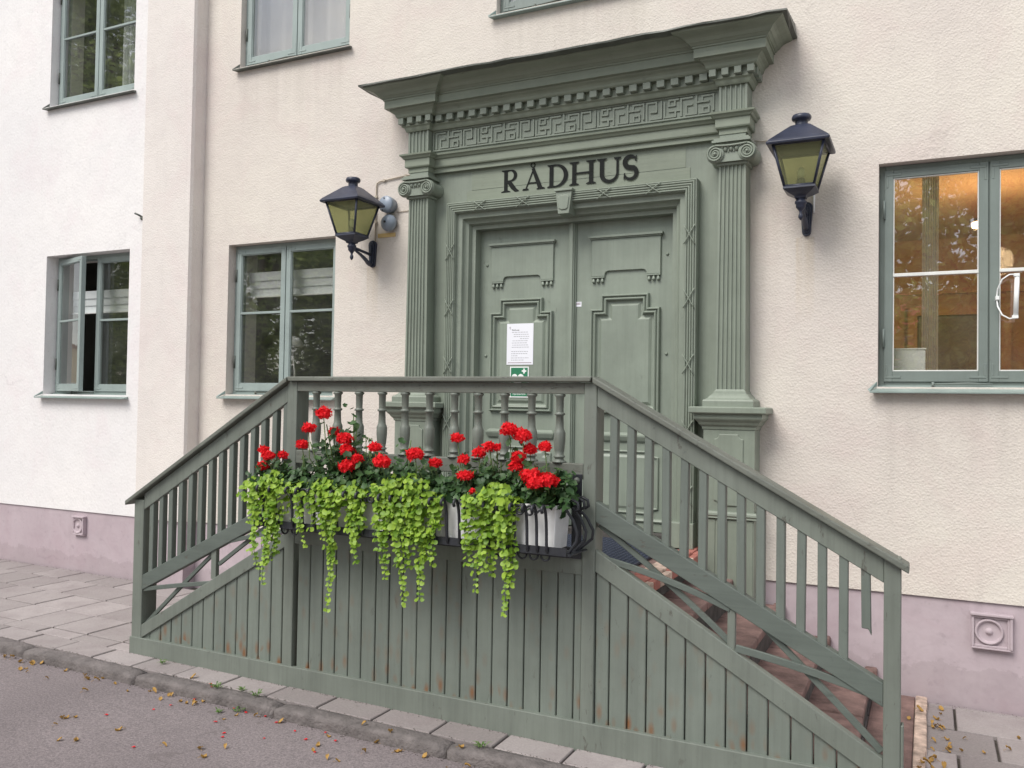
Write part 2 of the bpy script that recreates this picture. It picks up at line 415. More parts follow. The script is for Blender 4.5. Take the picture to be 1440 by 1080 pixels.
# ------------------------------------------------------------------ world and light
wd = bpy.data.worlds.new('World'); scn.world = wd; wd.use_nodes = True
nt = wd.node_tree; nt.nodes.clear()
out = nt.nodes.new('ShaderNodeOutputWorld'); bg = nt.nodes.new('ShaderNodeBackground')
sky = nt.nodes.new('ShaderNodeTexSky'); sky.sky_type = 'NISHITA'; sky.sun_disc = False
SUN_EL, SUN_AZ = R(50), R(202)   # azimuth clockwise from +Y: behind the camera, to its left
sky.sun_elevation = SUN_EL; sky.sun_rotation = SUN_AZ
tc = nt.nodes.new('ShaderNodeTexCoord'); mp = nt.nodes.new('ShaderNodeMapping'); mp.inputs['Scale'].default_value = (1, 1, 2.2)
nt.links.new(tc.outputs['Generated'], mp.inputs[0])
cl = ramp(nt, noise(nt, mp.outputs[0], 2.2, 6, .55, .3), .36, .66)
cloud = ramp(nt, noise(nt, mp.outputs[0], 3.4, 5, .6), .3, .75, (5.6, 5.5, 5.5, 1), (11, 10.7, 10.3, 1))
cm = mix(nt, math_(nt, 'ADD', math_(nt, 'MULTIPLY', cl, .62), .3), sky.outputs[0], cloud)
nt.links.new(cm, bg.inputs[0]); bg.inputs[1].default_value = .085
nt.links.new(bg.outputs[0], out.inputs[0])
sl = bpy.data.lights.new('sun', 'SUN'); sl.energy = 1.5; sl.angle = R(32); sl.color = (1, .96, .90)
so = bpy.data.objects.new('sun', sl); COL.objects.link(so)
d = Vector((math.sin(SUN_AZ)*math.cos(SUN_EL), math.cos(SUN_AZ)*math.cos(SUN_EL), math.sin(SUN_EL)))
so.rotation_euler = d.to_track_quat('Z', 'Y').to_euler(); so.location = d*20

# ------------------------------------------------------------------ camera
cd = bpy.data.cameras.new('camera'); cam = bpy.data.objects.new('camera', cd); COL.objects.link(cam)
cd.lens = 30; cd.sensor_width = 36; cd.clip_end = 400; cd.clip_start = .05
rt = Vector((.89841, .43887, .01611)); up = Vector((-.00439, -.02770, .99961)); fw = Vector((-.43914, .89813, .02296))
mtx = Matrix((rt, up, -fw)).transposed().to_4x4(); mtx.translation = (0, -5.5, 1.6)
cam.matrix_world = mtx
scn.camera = cam
vs_ = scn.view_settings; vs_.view_transform = 'Standard'; vs_.look = 'None'; vs_.exposure = 1.02; vs_.gamma = 1

# ------------------------------------------------------------------ ground
KY = -1.822
def gz(x): return -.075 - .0085*min(max(x, -14), 0)
mb = MB()
mb.add([(-60, KY+.02, -.09+.40), (60, KY+.02, -.09), (60, 8, -.09), (-60, 8, -.09)], [(0, 1, 2, 3)]) if False else None
mb = MB()
xs = [-40, -14, -8, 0, 40]
vv = []; ff = []
for i, x in enumerate(xs): vv += [(x, KY, gz(x)-.022), (x, 12, gz(x)-.022)]
for i in range(len(xs)-1): ff.append((2*i, 2*i+2, 2*i+3, 2*i+1))
tag(mb.add(vv, ff).build('pavement_bed', M['joint']), kind='structure')
# road sheet reaching the horizon
mb = MB(); vv = []; ff = []
xs = [-300, -14, -6, 0, 300]
for x in xs: vv += [(x, KY-.02, gz(x)-.058), (x, -300, gz(x)-.058)]
for i in range(len(xs)-1): ff.append((2*i, 2*i+2, 2*i+3, 2*i+1))
tag(mb.add(vv, ff).build('road', M['asphalt']), kind='structure')
# paving slabs (0.35 m), small level differences, joints showing the bed
mb = MB(); rnd = random.Random(3)
PT = .355
row = 0; y = -1.80
def slab(x0, x1, y0, y1):
    g = .0065; dz = rnd.uniform(-.002, .003); e = rnd.uniform(-.002, .002)
    x0 += g; x1 -= g; y0 += g; y1 -= g; ch = .004
    def zz(x, dd): return gz(x)+dd
    top = [(x0+ch, y0+ch), (x1-ch, y0+ch), (x1-ch, y1-ch), (x0+ch, y1-ch)]
    bot = [(x0, y0), (x1, y0), (x1, y1), (x0, y1)]
    vs = [(a, b, zz(a, dz+e*(a-x0))) for a, b in top] + [(a, b, zz(a, dz-.005)) for a, b in bot] + [(a, b, zz(a, -.03)) for a, b in bot]
    mb.add(vs, [(0,1,2,3)] + [(i, (i+1) % 4, (i+1) % 4+4, i+4) for i in range(4)] + [(i+4, (i+1) % 4+4, (i+1) % 4+8, i+8) for i in range(4)])
rows = []
y = -1.60
rows.append((-1.797, -1.60, .02))
yy = -.05
for k in range(0, 5): rows.append((yy-PT*(k+1), yy-PT*k, None))
rows.append((-.05, .04, None))
for i, (y0, y1, off) in enumerate(rows):
    if y1 > 0: y1 = .0
    if i == 5: y0 = -1.60
    o = (.0 if i % 2 else .178)
    if i == 0: o = .11
    n = 0; x = -13.0 + o
    while x < 4:
        w = PT*(1.5 if (i % 2 == 0 and rnd.random() < .25 and x < -5) else 1)
        wall_y = -.118 if (x < -5.7 and y1 > -.118) else y1
        if wall_y > y0+.02: slab(x, x+w, y0, wall_y)
        x += w
tag(mb.build('pavement', M['slab']), kind='structure')
# kerb stones
mb = MB(); rnd = random.Random(8)
x = -14.5+.05
kj = [-13.6, -12.5, -11.4, -10.4, -9.4, -8.4, -7.3, -6.25, -5.23, -4.21, -3.15, -2.08, -1.05, -.02, 1.0, 2.05, 3.1, 4.2, 5.2]
for a, b in zip(kj[:-1], kj[1:]):
    n = 14; vs = []; fs = []
    jx = rnd.uniform(-.008, .008)
    prof = [(-.090, -.12), (-.089, -.055), (-.088, -.022), (-.084, -.008), (-.074, .000), (-.045, .003), (-.010, .002), (.012, .000), (.019, -.008), (.020, -.05)]
    for i in range(n+1):
        t = i/n; xx = a+.006+(b-a-.012)*t
        endr = .012 if i in (0, n) else (.004 if i in (1, n-1) else 0)
        for (py, pz) in prof:
            vs.append((xx+rnd.uniform(-.003, .003), KY+.008+py+jx+rnd.uniform(-.004, .004), gz(xx)+pz+rnd.uniform(-.0025, .0025)-endr*(1 if pz > -.06 else 0)))
    m_ = len(prof)
    for i in range(n):
        for k in range(m_-1): fs.append((i*m_+k, (i+1)*m_+k, (i+1)*m_+k+1, i*m_+k+1))
    fs += [tuple(range(m_)), tuple(n*m_+k for k in range(m_))]
    mb.add(vs, fs, 0, True)
tag(mb.build('kerb', M['granite']), kind='structure')
mb = MB(); rnd = random.Random(31)
for _ in range(2600):
    x = rnd.uniform(-9, 1.2); k = rnd.random()
    if k < .45: y = KY-.084-abs(rnd.gauss(0, .018)); z = gz(x)-.057
    elif k < .75: y = -1.797+rnd.gauss(0, .006); z = gz(x)+.001
    else:
        y = -1.616-abs(rnd.gauss(0, .008)); z = gz(x)+.003
        if x < -4.6 or x > -.1: y = (-.13 if x < -5.7 else -.004)-abs(rnd.gauss(0, .02))
    r = rnd.uniform(.0015, .0042); a = rnd.uniform(0, 6.28)
    P = [(x+r*math.cos(a+i*2.1)*rnd.uniform(.7, 1.3), y+r*math.sin(a+i*2.1), z) for i in range(3)]
    mb.add(P+[(x, y, z+r*.9)], [(0, 1, 3), (1, 2, 3), (2, 0, 3)])
tag(mb.build('grit', M['joint']), 'dark grit and soil gathered along the kerb and the wall foot', 'grit', kind='stuff')

# ------------------------------------------------------------------ building
CX = -2.262
bld = empty('town_hall', (CX, 0, 0), 'cream rendered town hall with lilac plinth and carved green portal', 'building')
def wall_holes(mb, x0, x1, z0, z1, holes, yf, yb, mi=0, jag=0):
    xs = sorted({x0, x1, *[h[0] for h in holes], *[h[1] for h in holes]})
    zs = sorted({z0, z1, *[h[2] for h in holes], *[h[3] for h in holes]})
    for i in range(len(xs)-1):
        for j in range(len(zs)-1):
            cx, cz = (xs[i]+xs[i+1])/2, (zs[j]+zs[j+1])/2
            if any(h[0] < cx < h[1] and h[2] < cz < h[3] for h in holes): continue
            mb.add([(xs[i], yf, zs[j]), (xs[i+1], yf, zs[j]), (xs[i+1], yf, zs[j+1]), (xs[i], yf, zs[j+1])], [(0,1,2,3)], mi)
    for a, b, c, d in holes:
        mb.add([(a, yf, c), (b, yf, c), (b, yb, c), (a, yb, c)], [(0,1,2,3)], mi)
        mb.add([(a, yf, d), (b, yf, d), (b, yb, d), (a, yb, d)], [(0,1,2,3)], mi)
        mb.add([(a, yf, c), (a, yf, d), (a, yb, d), (a, yb, c)], [(0,1,2,3)], mi)
        mb.add([(b, yf, c), (b, yf, d), (b, yb, d), (b, yb, c)], [(0,1,2,3)], mi)
WIN = {  # x0,x1,z0,z1 wall openings
    'R':  (-.275, .885, 1.735, 3.065), 'L': (-5.425, -4.285, 1.64, 2.925),
    'U1': (-5.345, -4.19, 4.455, 5.8), 'U2': (-2.865, -1.70, 4.455, 5.8), 'U3': (-.45, .75, 4.455, 5.8),
    'LB': (-7.64, -6.50, 1.62, 2.945), 'UB': (-7.66, -6.50, 4.40, 5.75)}
PLT = .528
mb = MB()
holes = [WIN[k] for k in ('R', 'L', 'U1', 'U2', 'U3')] + [(CX-.80, CX+.80, .70, 2.95)]
wall_holes(mb, -5.73, 5.0, PLT, 7.6, holes, 0, .30)
mb.add([(5, 0, -.3), (5, 9, -.3), (5, 9, 7.6), (5, 0, 7.6)], [(0,1,2,3)])
wall = mb.build('wall', M['wall'], bld)
tag(wall, 'cream roughcast wall around the portal')
mb = MB()
YB = -.118
wall_holes(mb, -12.5, -6.32, PLT+.01, 7.6, [WIN['LB'], WIN['UB']], YB, .22)
lw = mb.build('wall', M['wall_l'], bld); tag(lw, 'smooth whitish wall left of the wall pier')
mb = MB()
mb.prism_xy([(-6.32, .1), (-6.32, YB), (-6.312, YB-.030), (-5.742, YB-.030), (-5.73, YB-.004), (-5.73, .1)], PLT+.01, 7.6)
tag(mb.build('wall_pier', M['pier'], bld), 'pale rendered pier between the two left windows')
mb = MB()
mb.prism_xy([(-12.5, .3), (-12.5, YB+.012), (-6.32, YB+.012), (-6.31, YB-.004), (-5.745, YB-.004), (-5.745, .3)], -.3, PLT+.008)
mb.box(-5.745, 5.0, .014, .3, -.3, PLT-.002)
mb.build('plinth', M['plinth'], bld)
mb = MB(); mb.box(-12.6, 5.1, -.02, 9, 7.6, 7.75); mb.box(-12.7, 5.2, -.45, 9, 7.76, 7.9)
mb.build('roof_eave', M['metal'], bld)

# ---- rooms
def room(name, x0, x1, y0, y1, z0, z1, mat, parent):
    mb = MB(); mb.box(x0, x1, y0, y1, z0, z1)
    mb.f.pop(2+0) if False else None
    # remove the face toward the window (y0)
    mb2 = MB(); v = mb.v
    mb2.add(v, [(0,1,3,2),(4,6,7,5),(2,3,7,6),(0,2,6,4),(1,5,7,3)])
    return mb2.build(name, mat, parent)
def room_front(mb, x0, x1, z0, z1, hole, y):
    wall_holes(mb, x0, x1, z0, z1, [hole], y, y+.01)
rooms = [('R', -1.2, 2.4, .5, 3.35, 4.2, M['room_warm']), ('L', -5.9, -3.9, .7, 3.15, 3.8, M['room_dark']),
         ('U1', -5.9, -3.9, 4.1, 6.3, 3.5, M['room_dark']), ('U2', -3.2, -1.4, 4.1, 6.3, 3.5, M['room_dark']),
         ('U3', -.8, 1.2, 4.1, 6.3, 3.5, M['room_dark']), ('LB', -8.3, -6.0, .7, 3.15, 3.8, M['room_dark']), ('UB', -8.3, -6.0, 4.05, 6.3, 3.5, M['room_dark'])]
for key, x0, x1, z0, z1, y1, mt in rooms:
    y0 = .30 if key not in ('LB', 'UB') else .22
    mb = MB(); mb.box(x0, x1, y0, y1, z0, z1)
    v = mb.v; mb2 = MB(); mb2.add(v, [(0,1,3,2),(4,6,7,5),(2,3,7,6),(0,2,6,4),(1,5,7,3)])
    wall_holes(mb2, x0, x1, z0, z1, [WIN[key]], y0+.001, y0+.002)
    mb2.build('room', mt, bld)

# ---- windows
def rect(x0, x1, z0, z1): return [(x0, z0), (x0, z1), (x1, z1), (x1, z0)]
def ring(mb, x0, x1, z0, z1, w, y0, y1, mi=0, wb=None):
    wb = w if wb is None else wb
    mb.box(x0, x0+w, y0, y1, z0, z1, mi); mb.box(x1-w, x1, y0, y1, z0, z1, mi)
    mb.box(x0+w, x1-w, y0+.0008, y1, z1-w, z1, mi); mb.box(x0+w, x1-w, y0+.0008, y1, z0, z0+wb, mi)
def make_sash(par, x0, x1, z0, z1, y, mat, zmun, puttyside, angle=0, hinge='l'):
    """one casement: stiles, rails, thin glazing bar, corner irons; the pane is its own mesh"""
    mb = MB(); st = .047
    ring(mb, x0, x1, z0, z1, st, y, y+.042, 0, .062)
    # inner rebate
    ring(mb, x0+st, x1-st, z0+.062, z1-st, .007, y+.006, y+.030, 1)
    mb.box(x0+st, x1-st, y+.002, y+.03, zmun-.010, zmun+.010, 1 if puttyside else 0)
    for (a, b, sx) in ((x0+.008, z0+.02, 1), (x1-.008, z0+.02, -1)):
        mb.box(min(a, a+sx*.085), max(a, a+sx*.085), y-.0028, y+.002, b, b+.014)
        mb.box(min(a, a+sx*.014), max(a, a+sx*.014), y-.0022, y+.002, b+.014, b+.085)
    for (a, sx) in ((x0+.008, 1), (x1-.008, -1)):
        mb.box(min(a, a+sx*.085), max(a, a+sx*.085), y-.0028, y+.002, z1-.034, z1-.020)
        mb.box(min(a, a+sx*.014), max(a, a+sx*.014), y-.0022, y+.002, z1-.105, z1-.034)
    hx = x0 if hinge == 'l' else x1
    pn = MB(); tilt = random.uniform(-.0025, .0025); tz = random.uniform(-.002, .002)
    pn.add([(x0+st, y+.016+tilt, z0+.05+.01), (x1-st, y+.016-tilt, z0+.06), (x1-st, y+.016-tilt+tz, z1-st), (x0+st, y+.016+tilt+tz, z1-st)], [(0,1,2,3)])
    pb = MB(); pb.add([(p[0], p[1]+.022, p[2]) for p in pn.v], [(0,1,2,3)])
    hy = y+.021
    if angle:
        ca, sa = math.cos(angle), math.sin(angle)
        for q in (mb, pn, pb):
            q.v = [(hx+(p[0]-hx)*ca+(p[1]-hy)*sa, hy-(p[0]-hx)*sa+(p[1]-hy)*ca, p[2]) for p in q.v]
    mb.build('sash', [mat, M['putty'] if puttyside else mat], par, bev=.002, seg=1)
    pn.add(pb.v, [(0,1,2,3)]) if not angle else None
    pn.build('pane', M['glass'], par)
def make_window(key, yf, mat, label, zfr, putty=False, angle=0, inner=None, sillmat=None, sill_l=.04, sill_r=.04, sd=.065, split=.5):
    x0, x1, z0, z1 = WIN[key]
    mb = MB(); fw_ = .034; y = yf
    ring(mb, x0, x1, z0, z1, fw_, y, y+.10)
    xm = x0+(x1-x0)*split
    mb.box(xm-.018, xm+.018, y+.002, y+.05, z0+fw_, z1-fw_)
    w = mb.build('window', mat, bld, bev=.003, seg=1); tag(w, label)
    zm = z0+(z1-z0)*zfr
    make_sash(w, x0+fw_-.004, xm-.004, z0+fw_-.002, z1-fw_+.004, y-.012, mat, zm, putty, angle, 'l')
    make_sash(w, xm+.004, x1-fw_+.004, z0+fw_-.002, z1-fw_+.004, y-.012, mat, zm, putty, 0, 'r')
    for hx in (x0+fw_-.006, x1-fw_+.006):
        for hz in (z0+.22*(z1-z0), z1-.2*(z1-z0)):
            h = MB(); h.tube([(hx, y-.018, hz-.055), (hx, y-.018, hz+.055)], .007, 8)
            h.build('hinge', M['metal'] if not putty else mat, w)
    # sill: thin bent sheet, sloping outward, ears at the ends
    s = MB(); yo = (YB if key in ('LB', 'UB') else 0)-sd
    za, zb = z0+.012, z0-.030
    s.add([(x0-sill_l, yo, zb), (x1+sill_r, yo, zb), (x1+.002, y, za), (x0-.002, y, za),
           (x0-sill_l, yo, zb-.007), (x1+sill_r, yo, zb-.007), (x1+.002, y, za-.05), (x0-.002, y, za-.05)],
          [(0,1,2,3), (0,4,5,1), (0,3,7,4), (1,5,6,2), (4,7,6,5)])
    s.add([(x0-sill_l, yo, zb), (x0-.002, yo+sd, za-.008), (x0-.002, yo+sd, za+.02), (x0-sill_l-.012, yo+.01, zb+.012)], [(0,1,2,3)])
    s.build('sill', sillmat or M['sill'], w)
    st = MB(); st.tube([(xm-.28, y-.03, z0+.018), (xm-.1, y-.034, z0+.024), (xm+.02, y-.03, z0+.018)], .005, 6)
    st.tube([(xm-.285, y-.03, z0+.005), (xm-.285, y-.03, z0+.03)], .009, 6)
    st.build('stay', M['metal'] if key != 'R' else mat, w)
    # deep inner lining
    li = MB(); ring(li, x0-.004, x1+.004, z0-.004, z1+.004, .02, y+.10, y+.25)
    li.build('lining', M['whouse'] if key != 'R' else M['room_warm'], w)
    return w
make_window('R', .075, M['win'], 'large window with thermometer right of the portal', .503, True)
make_window('L', .085, M['winl'], 'shut window left of the portal behind the railing', .545)
make_window('U1', .06, M['winl'], 'upper window reflecting blue sky', .55, sd=.05, sillmat=M['metal'])
make_window('U2', .06, M['win'], 'upper window above the cornice, cut off by the top edge', .55, sd=.05)
make_window('U3', .06, M['win'], 'upper window outside the view', .55, sd=.05)
make_window('LB', .005, M['winl'], 'window far left with its left casement ajar', .53, angle=R(15.5))
make_window('UB', -.03, M['winl'], 'upper window far left reflecting trees', .50, sd=.05, sillmat=M['metal'])

# ---- portal: back board
sur = None
mb = MB()
wall_holes(mb, CX-1.225, CX+1.225, .45, 3.62, [(CX-.90, CX+.90, .45, 3.035)], -.04, .02)
mb.add([(CX-1.225, -.04, .45), (CX-1.225, -.04, 3.62), (CX-1.225, .02, 3.62), (CX-1.225, .02, .45)], [(0,1,2,3)])
mb.add([(CX+1.225, -.04, .45), (CX+1.225, -.04, 3.62), (CX+1.225, .02, 3.62), (CX+1.225, .02, .45)], [(0,1,2,3)])
sur = mb.build('door_surround', M['green'], bld)
tag(sur, 'carved green wooden portal with pilasters and heavy cornice')
# board joints on the name panel: thin inlaid planks
mb = MB()
mb.box(CX-.80, CX+.86, -.0435, -.04, 3.075, 3.155); mb.box(CX-.76, CX+.83, -.0425, -.04, 3.159, 3.30)
mb.build('name_board', M['green_h'], sur, bev=.001, seg=1)
HO, HI = 1.242, 1.068
def epath(yF, yM):
    return [(CX-HO, 0.0), (CX-HO, yF), (CX-HI, yF), (CX-HI, yM), (CX+HI, yM), (CX+HI, yF), (CX+HO, yF), (CX+HO, 0.0)]
mb = MB()
plan(mb, epath(-.16, -.118), [(-.02, 3.612), (.012, 3.612), (.018, 3.622), (.024, 3.640), (.036, 3.650), (.036, 3.656), (.028, 3.657), (.028, 3.704), (.062, 3.706),
     (.070, 3.716), (.074, 3.730), (.084, 3.744), (.100, 3.754), (.104, 3.764), (.132, 3.766), (.132, 3.822), (.140, 3.824), (.140, 3.834), (.146, 3.836),
     (.156, 3.846), (.164, 3.850), (.170, 3.858), (.178, 3.868), (.192, 3.878), (.212, 3.886), (.232, 3.892), (.244, 3.897), (.246, 3.910), (.10, 3.912)])
cor = mb.build('cornice', M['green_h'], bld)
# dentils
dz0, dz1 = 3.659, 3.703
def dent(xa, xb, ya, yb):
    dm = MB(); dm.box(xa, xb, ya, yb, dz0, dz1); dm.build('dentil', M['green'], cor, bev=.002, seg=1)
nD = 22; span = 2*HI-.10; 
for i in range(nD):
    xc = CX-span/2+(i+.5)*span/nD; dent(xc-.0255, xc+.0255, -.186, -.144)
for s_ in (-1, 1):
    xc = CX+s_*(HO+HI)/2
    for k in range(4): 
        xx = xc+(-.117+.078*k); dent(xx-.0215, xx+.0215, -.228, -.186)
    for yy in (-.15, -.08, -.02):
        xa = CX+s_*(HO+.028); xb = CX+s_*(HO+.062); dent(min(xa, xb), max(xa, xb), yy-.02, yy+.02)
# metal roof on the cornice, slightly wavy front edge
mb = MB(); rnd = random.Random(5)
pth = offset([(CX-HO, 0.0), (CX-HO, -.16), (CX+HO, -.16), (CX+HO, 0.0)], .272, False)
pts = []
for a, b in zip(pth[:-1], pth[1:]):
    n = max(1, int(math.dist(a, b)/.12))
    for i in range(n): pts.append((a[0]+(b[0]-a[0])*i/n, a[1]+(b[1]-a[1])*i/n))
pts.append(pth[-1])
vs = []; fs = []
for x, y in pts:
    w = rnd.uniform(-.004, .004); vs += [(x, y+rnd.uniform(-.003, .003), 3.906+w), (x, y, 3.917+w), (min(max(x, CX-1.50), CX+1.50), .0, 3.995+rnd.uniform(-.004, .008)), (x*.98+CX*.02, max(y, -.1)*.9, 3.900)]
for i in range(len(pts)-1):
    for k in range(3): fs.append((4*i+k, 4*i+4+k, 4*i+5+k, 4*i+1+k)) if k < 2 else None
    fs.append((4*i, 4*i+4, 4*i+7, 4*i+3))
mb.add(vs, fs)
mb.build('flashing', M['metal'], cor)
# frieze: fluted end blocks and the meander field
def fluted(mb, xc, half, yf, yb, z0, z1, n, half2=None, depth=.011):
    """vertical fluting between z0 and z1, optional wider foot"""
    def sec(hf):
        e = .010; w = (2*hf-2*e)/n; pts = [(xc-hf, yb), (xc-hf, yf)]
        for i in range(n):
            a = xc-hf+e+w*i; r = .13*w
            pts += [(a+r, yf), (a+r*1.2, yf+depth*.7), (a+w*.35, yf+depth), (a+w*.65, yf+depth), (a+w-r*1.2, yf+depth*.7), (a+w-r, yf)]
        return pts+[(xc+hf, yf), (xc+hf, yb)]
    a = sec(half2 or half); b = sec(half); m_ = len(a)
    vs = [(p[0], p[1], z0) for p in a]+[(p[0], p[1], z1) for p in b]
    mb.add(vs, [(i, i+1, i+1+m_, i+m_) for i in range(m_-1)]+[tuple(range(m_)), tuple(range(m_, 2*m_))])
XP = 1.152
mb = MB()
for s_ in (-1, 1): fluted(mb, CX+s_*(HO+HI)/2, (HO-HI)/2, -.162, 0, 3.445, 3.613, 5)
mb.box(CX-HI-.01, CX+HI+.01, -.10, 0, 3.445, 3.613)
fr = mb.build('frieze', M['green'], bld)
mb = MB()
fx0, fx1 = CX-1.035, CX+1.035; fz0, fz1 = 3.482, 3.590; nS = 18; sw = (fx1-fx0)/nS; bt = .0115
def bar(x0, z0, x1, z1, y):
    mb.box(min(x0, x1)-bt/2, max(x0, x1)+bt/2, y, -.0995, min(z0, z1)-bt/2, max(z0, z1)+bt/2)
A_ = [[(0, 0), (0, 1), (.72, 1)], [(1, 1.12), (1, 0), (.34, 0), (.34, .58), (.70, .58)]]
B_ = [[(-.12, .66), (.62, .66)], [(.22, .66), (.22, 1), (.95, 1), (.95, .10)], [(.05, 0), (.66, 0), (.66, .34), (.26, .34), (.26, .0)]]
cnt = 0
for k in range(nS):
    t = k % 4; shp = (A_, B_, A_, B_)[t]; fz = t >= 2
    for path in shp:
        for p, q in zip(path[:-1], path[1:]):
            cnt += 1
            def T(c):
                u, w = c
                if fz: u, w = 1-u, 1-w
                return fx0+sw*(k+.06+u*.86), fz0+(fz1-fz0)*min(max(w, -.06), 1.06)
            (xa, za), (xb, zb) = T(p), T(q); bar(xa, za, xb, zb, -.1090-.0004*(cnt % 5))
ring(mb, fx0-.025, fx1+.025, fz0-.022, fz1+.022, .010, -.112, -.0995)
mb.build('meander_relief', M['green'], fr)
# architrave
mb = MB()
plan(mb, epath(-.155, -.075), [(-.03, 3.308), (0.0, 3.308), (0.0, 3.342), (.016, 3.344), (.020, 3.352), (.020, 3.404), (.030, 3.407), (.038, 3.420), (.050, 3.428), (.052, 3.440), (.0, 3.446)])
mb.box(CX-HI, CX+HI, -.06, 0, 3.309, 3.445)
mb.build('architrave', M['green_h'], bld)

# pilasters
for s_ in (-1, 1):
    xc = CX+s_*XP
    nm = 'left' if s_ < 0 else 'right'
    mb = MB(); fluted(mb, xc, .083, -.15, 0, 1.695, 3.13, 6, .093)
    pil = mb.build('pilaster', M['green'], bld)
    mb = MB()
    plan(mb, uside(xc, .085, -.15), [(0, 1.71), (.006, 1.702), (.014, 1.696), (.016, 1.684), (.024, 1.678), (.034, 1.668), (.044, 1.655), (.056, 1.648), (.066, 1.644), (.070, 1.636), (.070, 1.600)])
    mb.build('pilaster_base', M['green'], pil)
    # ionic capital
    mb = MB()
    plan(mb, uside(xc, .085, -.15), [(-.01, 3.105), (.012, 3.112), (.014, 3.126), (-.01, 3.13)])
    mb.box(xc-.118, xc+.118, -.205, 0, 3.247, 3.262); mb.box(xc-.107, xc+.107, -.195, 0, 3.262, 3.275)
    mb.box(xc-.080, xc+.080, -.150, 0, 3.275, 3.3075)
    mb.box(xc-.095, xc+.095, -.184, 0, 3.128, 3.246)
    for k in (-1, 1):
        cx_, cz_ = xc+k*.098, 3.178
        mb.lathe([(.052, 0), (.057, -.03), (.048, -.075), (.048, -.12), (.057, -.175), (.054, -.195), (.046, -.197)], (cx_, 0.0, cz_), 'y', 28)
        sp = []
        for i in range(64):
            a = i/63*2.6*2*math.pi; r = .049*(1-.80*i/63)
            sp.append((cx_-k*r*math.sin(a)*-1, -.200, cz_+r*math.cos(a)))
        mb.tube(sp, [.0072*(1-.45*i/63) for i in range(64)], 6)
        mb.lathe([(.010, 0), (.010, -.012), (.004, -.016)], (cx_, -.195, cz_), 'y', 12)
    mb.tube([(xc-.098+.098*2*t/10, -.203, 3.228-.006*math.sin(math.pi*t/10)) for t in range(11)], .0065, 6)
    for e_ in (-.034, 0, .034):
        mb.lathe([(.003, .022), (.012, .014), (.015, 0), (.010, -.014), (.002, -.020)], (xc+e_, -.186, 3.206), 'z', 12)
    for e_ in (-.05, -.017, .017, .05): mb.box(xc+e_-.003, xc+e_+.003, -.192, -.18, 3.185, 3.224)
    mb.build('capital', M['green'], pil, bev=0)
    # pedestal
    mb = MB(); xd = CX+s_*1.152
    mb.box(xd-.157, xd+.157, -.17, 0, .10, 1.50)
    plan(mb, uside(xd, .157, -.17), [(-.01, 1.455), (.006, 1.462), (.010, 1.478), (.022, 1.490), (.030, 1.505), (.046, 1.522), (.050, 1.530), (.052, 1.556), (.074, 1.560), (.078, 1.566), (.078, 1.594), (.070, 1.601), (-.15, 1.603)])
    mb.box(xd-.20, xd+.20, -.20, -.01, 1.5975, 1.6005)
    ped = mb.build('pedestal', M['green'], bld)
    mb = MB()
    plan(mb, uside(xd, .157, -.17), [(.0, .955), (.012, .953), (.020, .944), (.022, .932), (.016, .922), (.018, .914), (.0, .908)])
    mb.build('band', M['green'], ped)
    mb = MB()   # shield-like raised field with scooped corners
    a, b, c, d_ = xd-.088, xd+.088, .992, 1.432; q = .03
    P = []
    def scoop(cx_, cz_, a0, a1):
        for i in range(5):
            t = a0+(a1-a0)*i/4; P.append((cx_+q*math.cos(t), cz_+q*math.sin(t)))
    scoop(a, c, 0, math.pi/2); scoop(a, d_, -math.pi/2, 0); scoop(b, d_, math.pi, 1.5*math.pi); scoop(b, c, math.pi/2, math.pi)
    mould(mb, P, [(0, 0), (0, .007), (.004, .009)], -.17, True, True)
    mb.build('raised_field', M['green'], ped)
    mb = MB()
    for k in range(4): mb.box(xd-.152+k*.0765, xd-.152+k*.0765+.0735, -.1745, -.165, .10, .905)
    mb.build('dado_boards', M['green'], ped, bev=.0015, seg=1)

# door frame
FH, FT = .925, 3.06
U = [(CX-FH, .71), (CX-FH, FT), (CX+FH, FT), (CX+FH, .71)]
prof = [(0, 0), (0, .082), (.004, .086), (.008, .086)]
for k in range(4):
    for i in range(6):
        t = math.pi*i/5; prof.append((.011+.016*k+.008-.008*math.cos(t), .078+.014*math.sin(t)))
prof += [(.078, .078), (.080, .058), (.084, .052), (.116, .050), (.120, .044), (.124, .030), (.130, .020), (.140, .012), (.150, .008), (.158, -.018), (.160, -.028), (.172, -.030), (.186, -.032), (.186, -.15)]
mb = MB(); mould(mb, U, prof, -.04, False)
dfr = mb.build('door_frame', M['green'], bld)
def ribbon(cx_, cz_, horiz):
    mb = MB()
    for k in (-1, 1):
        n = 7; P = []
        for i in range(n):
            t = -1+2*i/(n-1)
            a, b = t*.050, k*t*.036
            if horiz: P.append((cx_+a, -.136-.004*(1-t*t)-.001*(k > 0), cz_+b))
            else: P.append((cx_+b, -.136-.004*(1-t*t)-.001*(k > 0), cz_+a*1.25))
        mb.tube(P, .0036, 6)
    mb.build('ribbon_tie', M['green'], dfr)
for xo in (-.645, -.30, .30, .64): ribbon(CX+xo, FT-.043, True)
for s_ in (-1, 1):
    for z in (2.70, 2.29, 1.87, 1.45, 1.035): ribbon(CX+s_*(FH-.043), z, False)
mb = MB()
KX = CX+.018
mb.prism_xz([(KX-.060, 3.054), (KX+.060, 3.054), (KX+.040, 2.900), (KX-.040, 2.900)], -.158, -.05)
mb.prism_xz([(KX-.068, 3.070), (KX+.068, 3.070), (KX+.064, 3.0545), (KX-.064, 3.0545)], -.170, -.05)
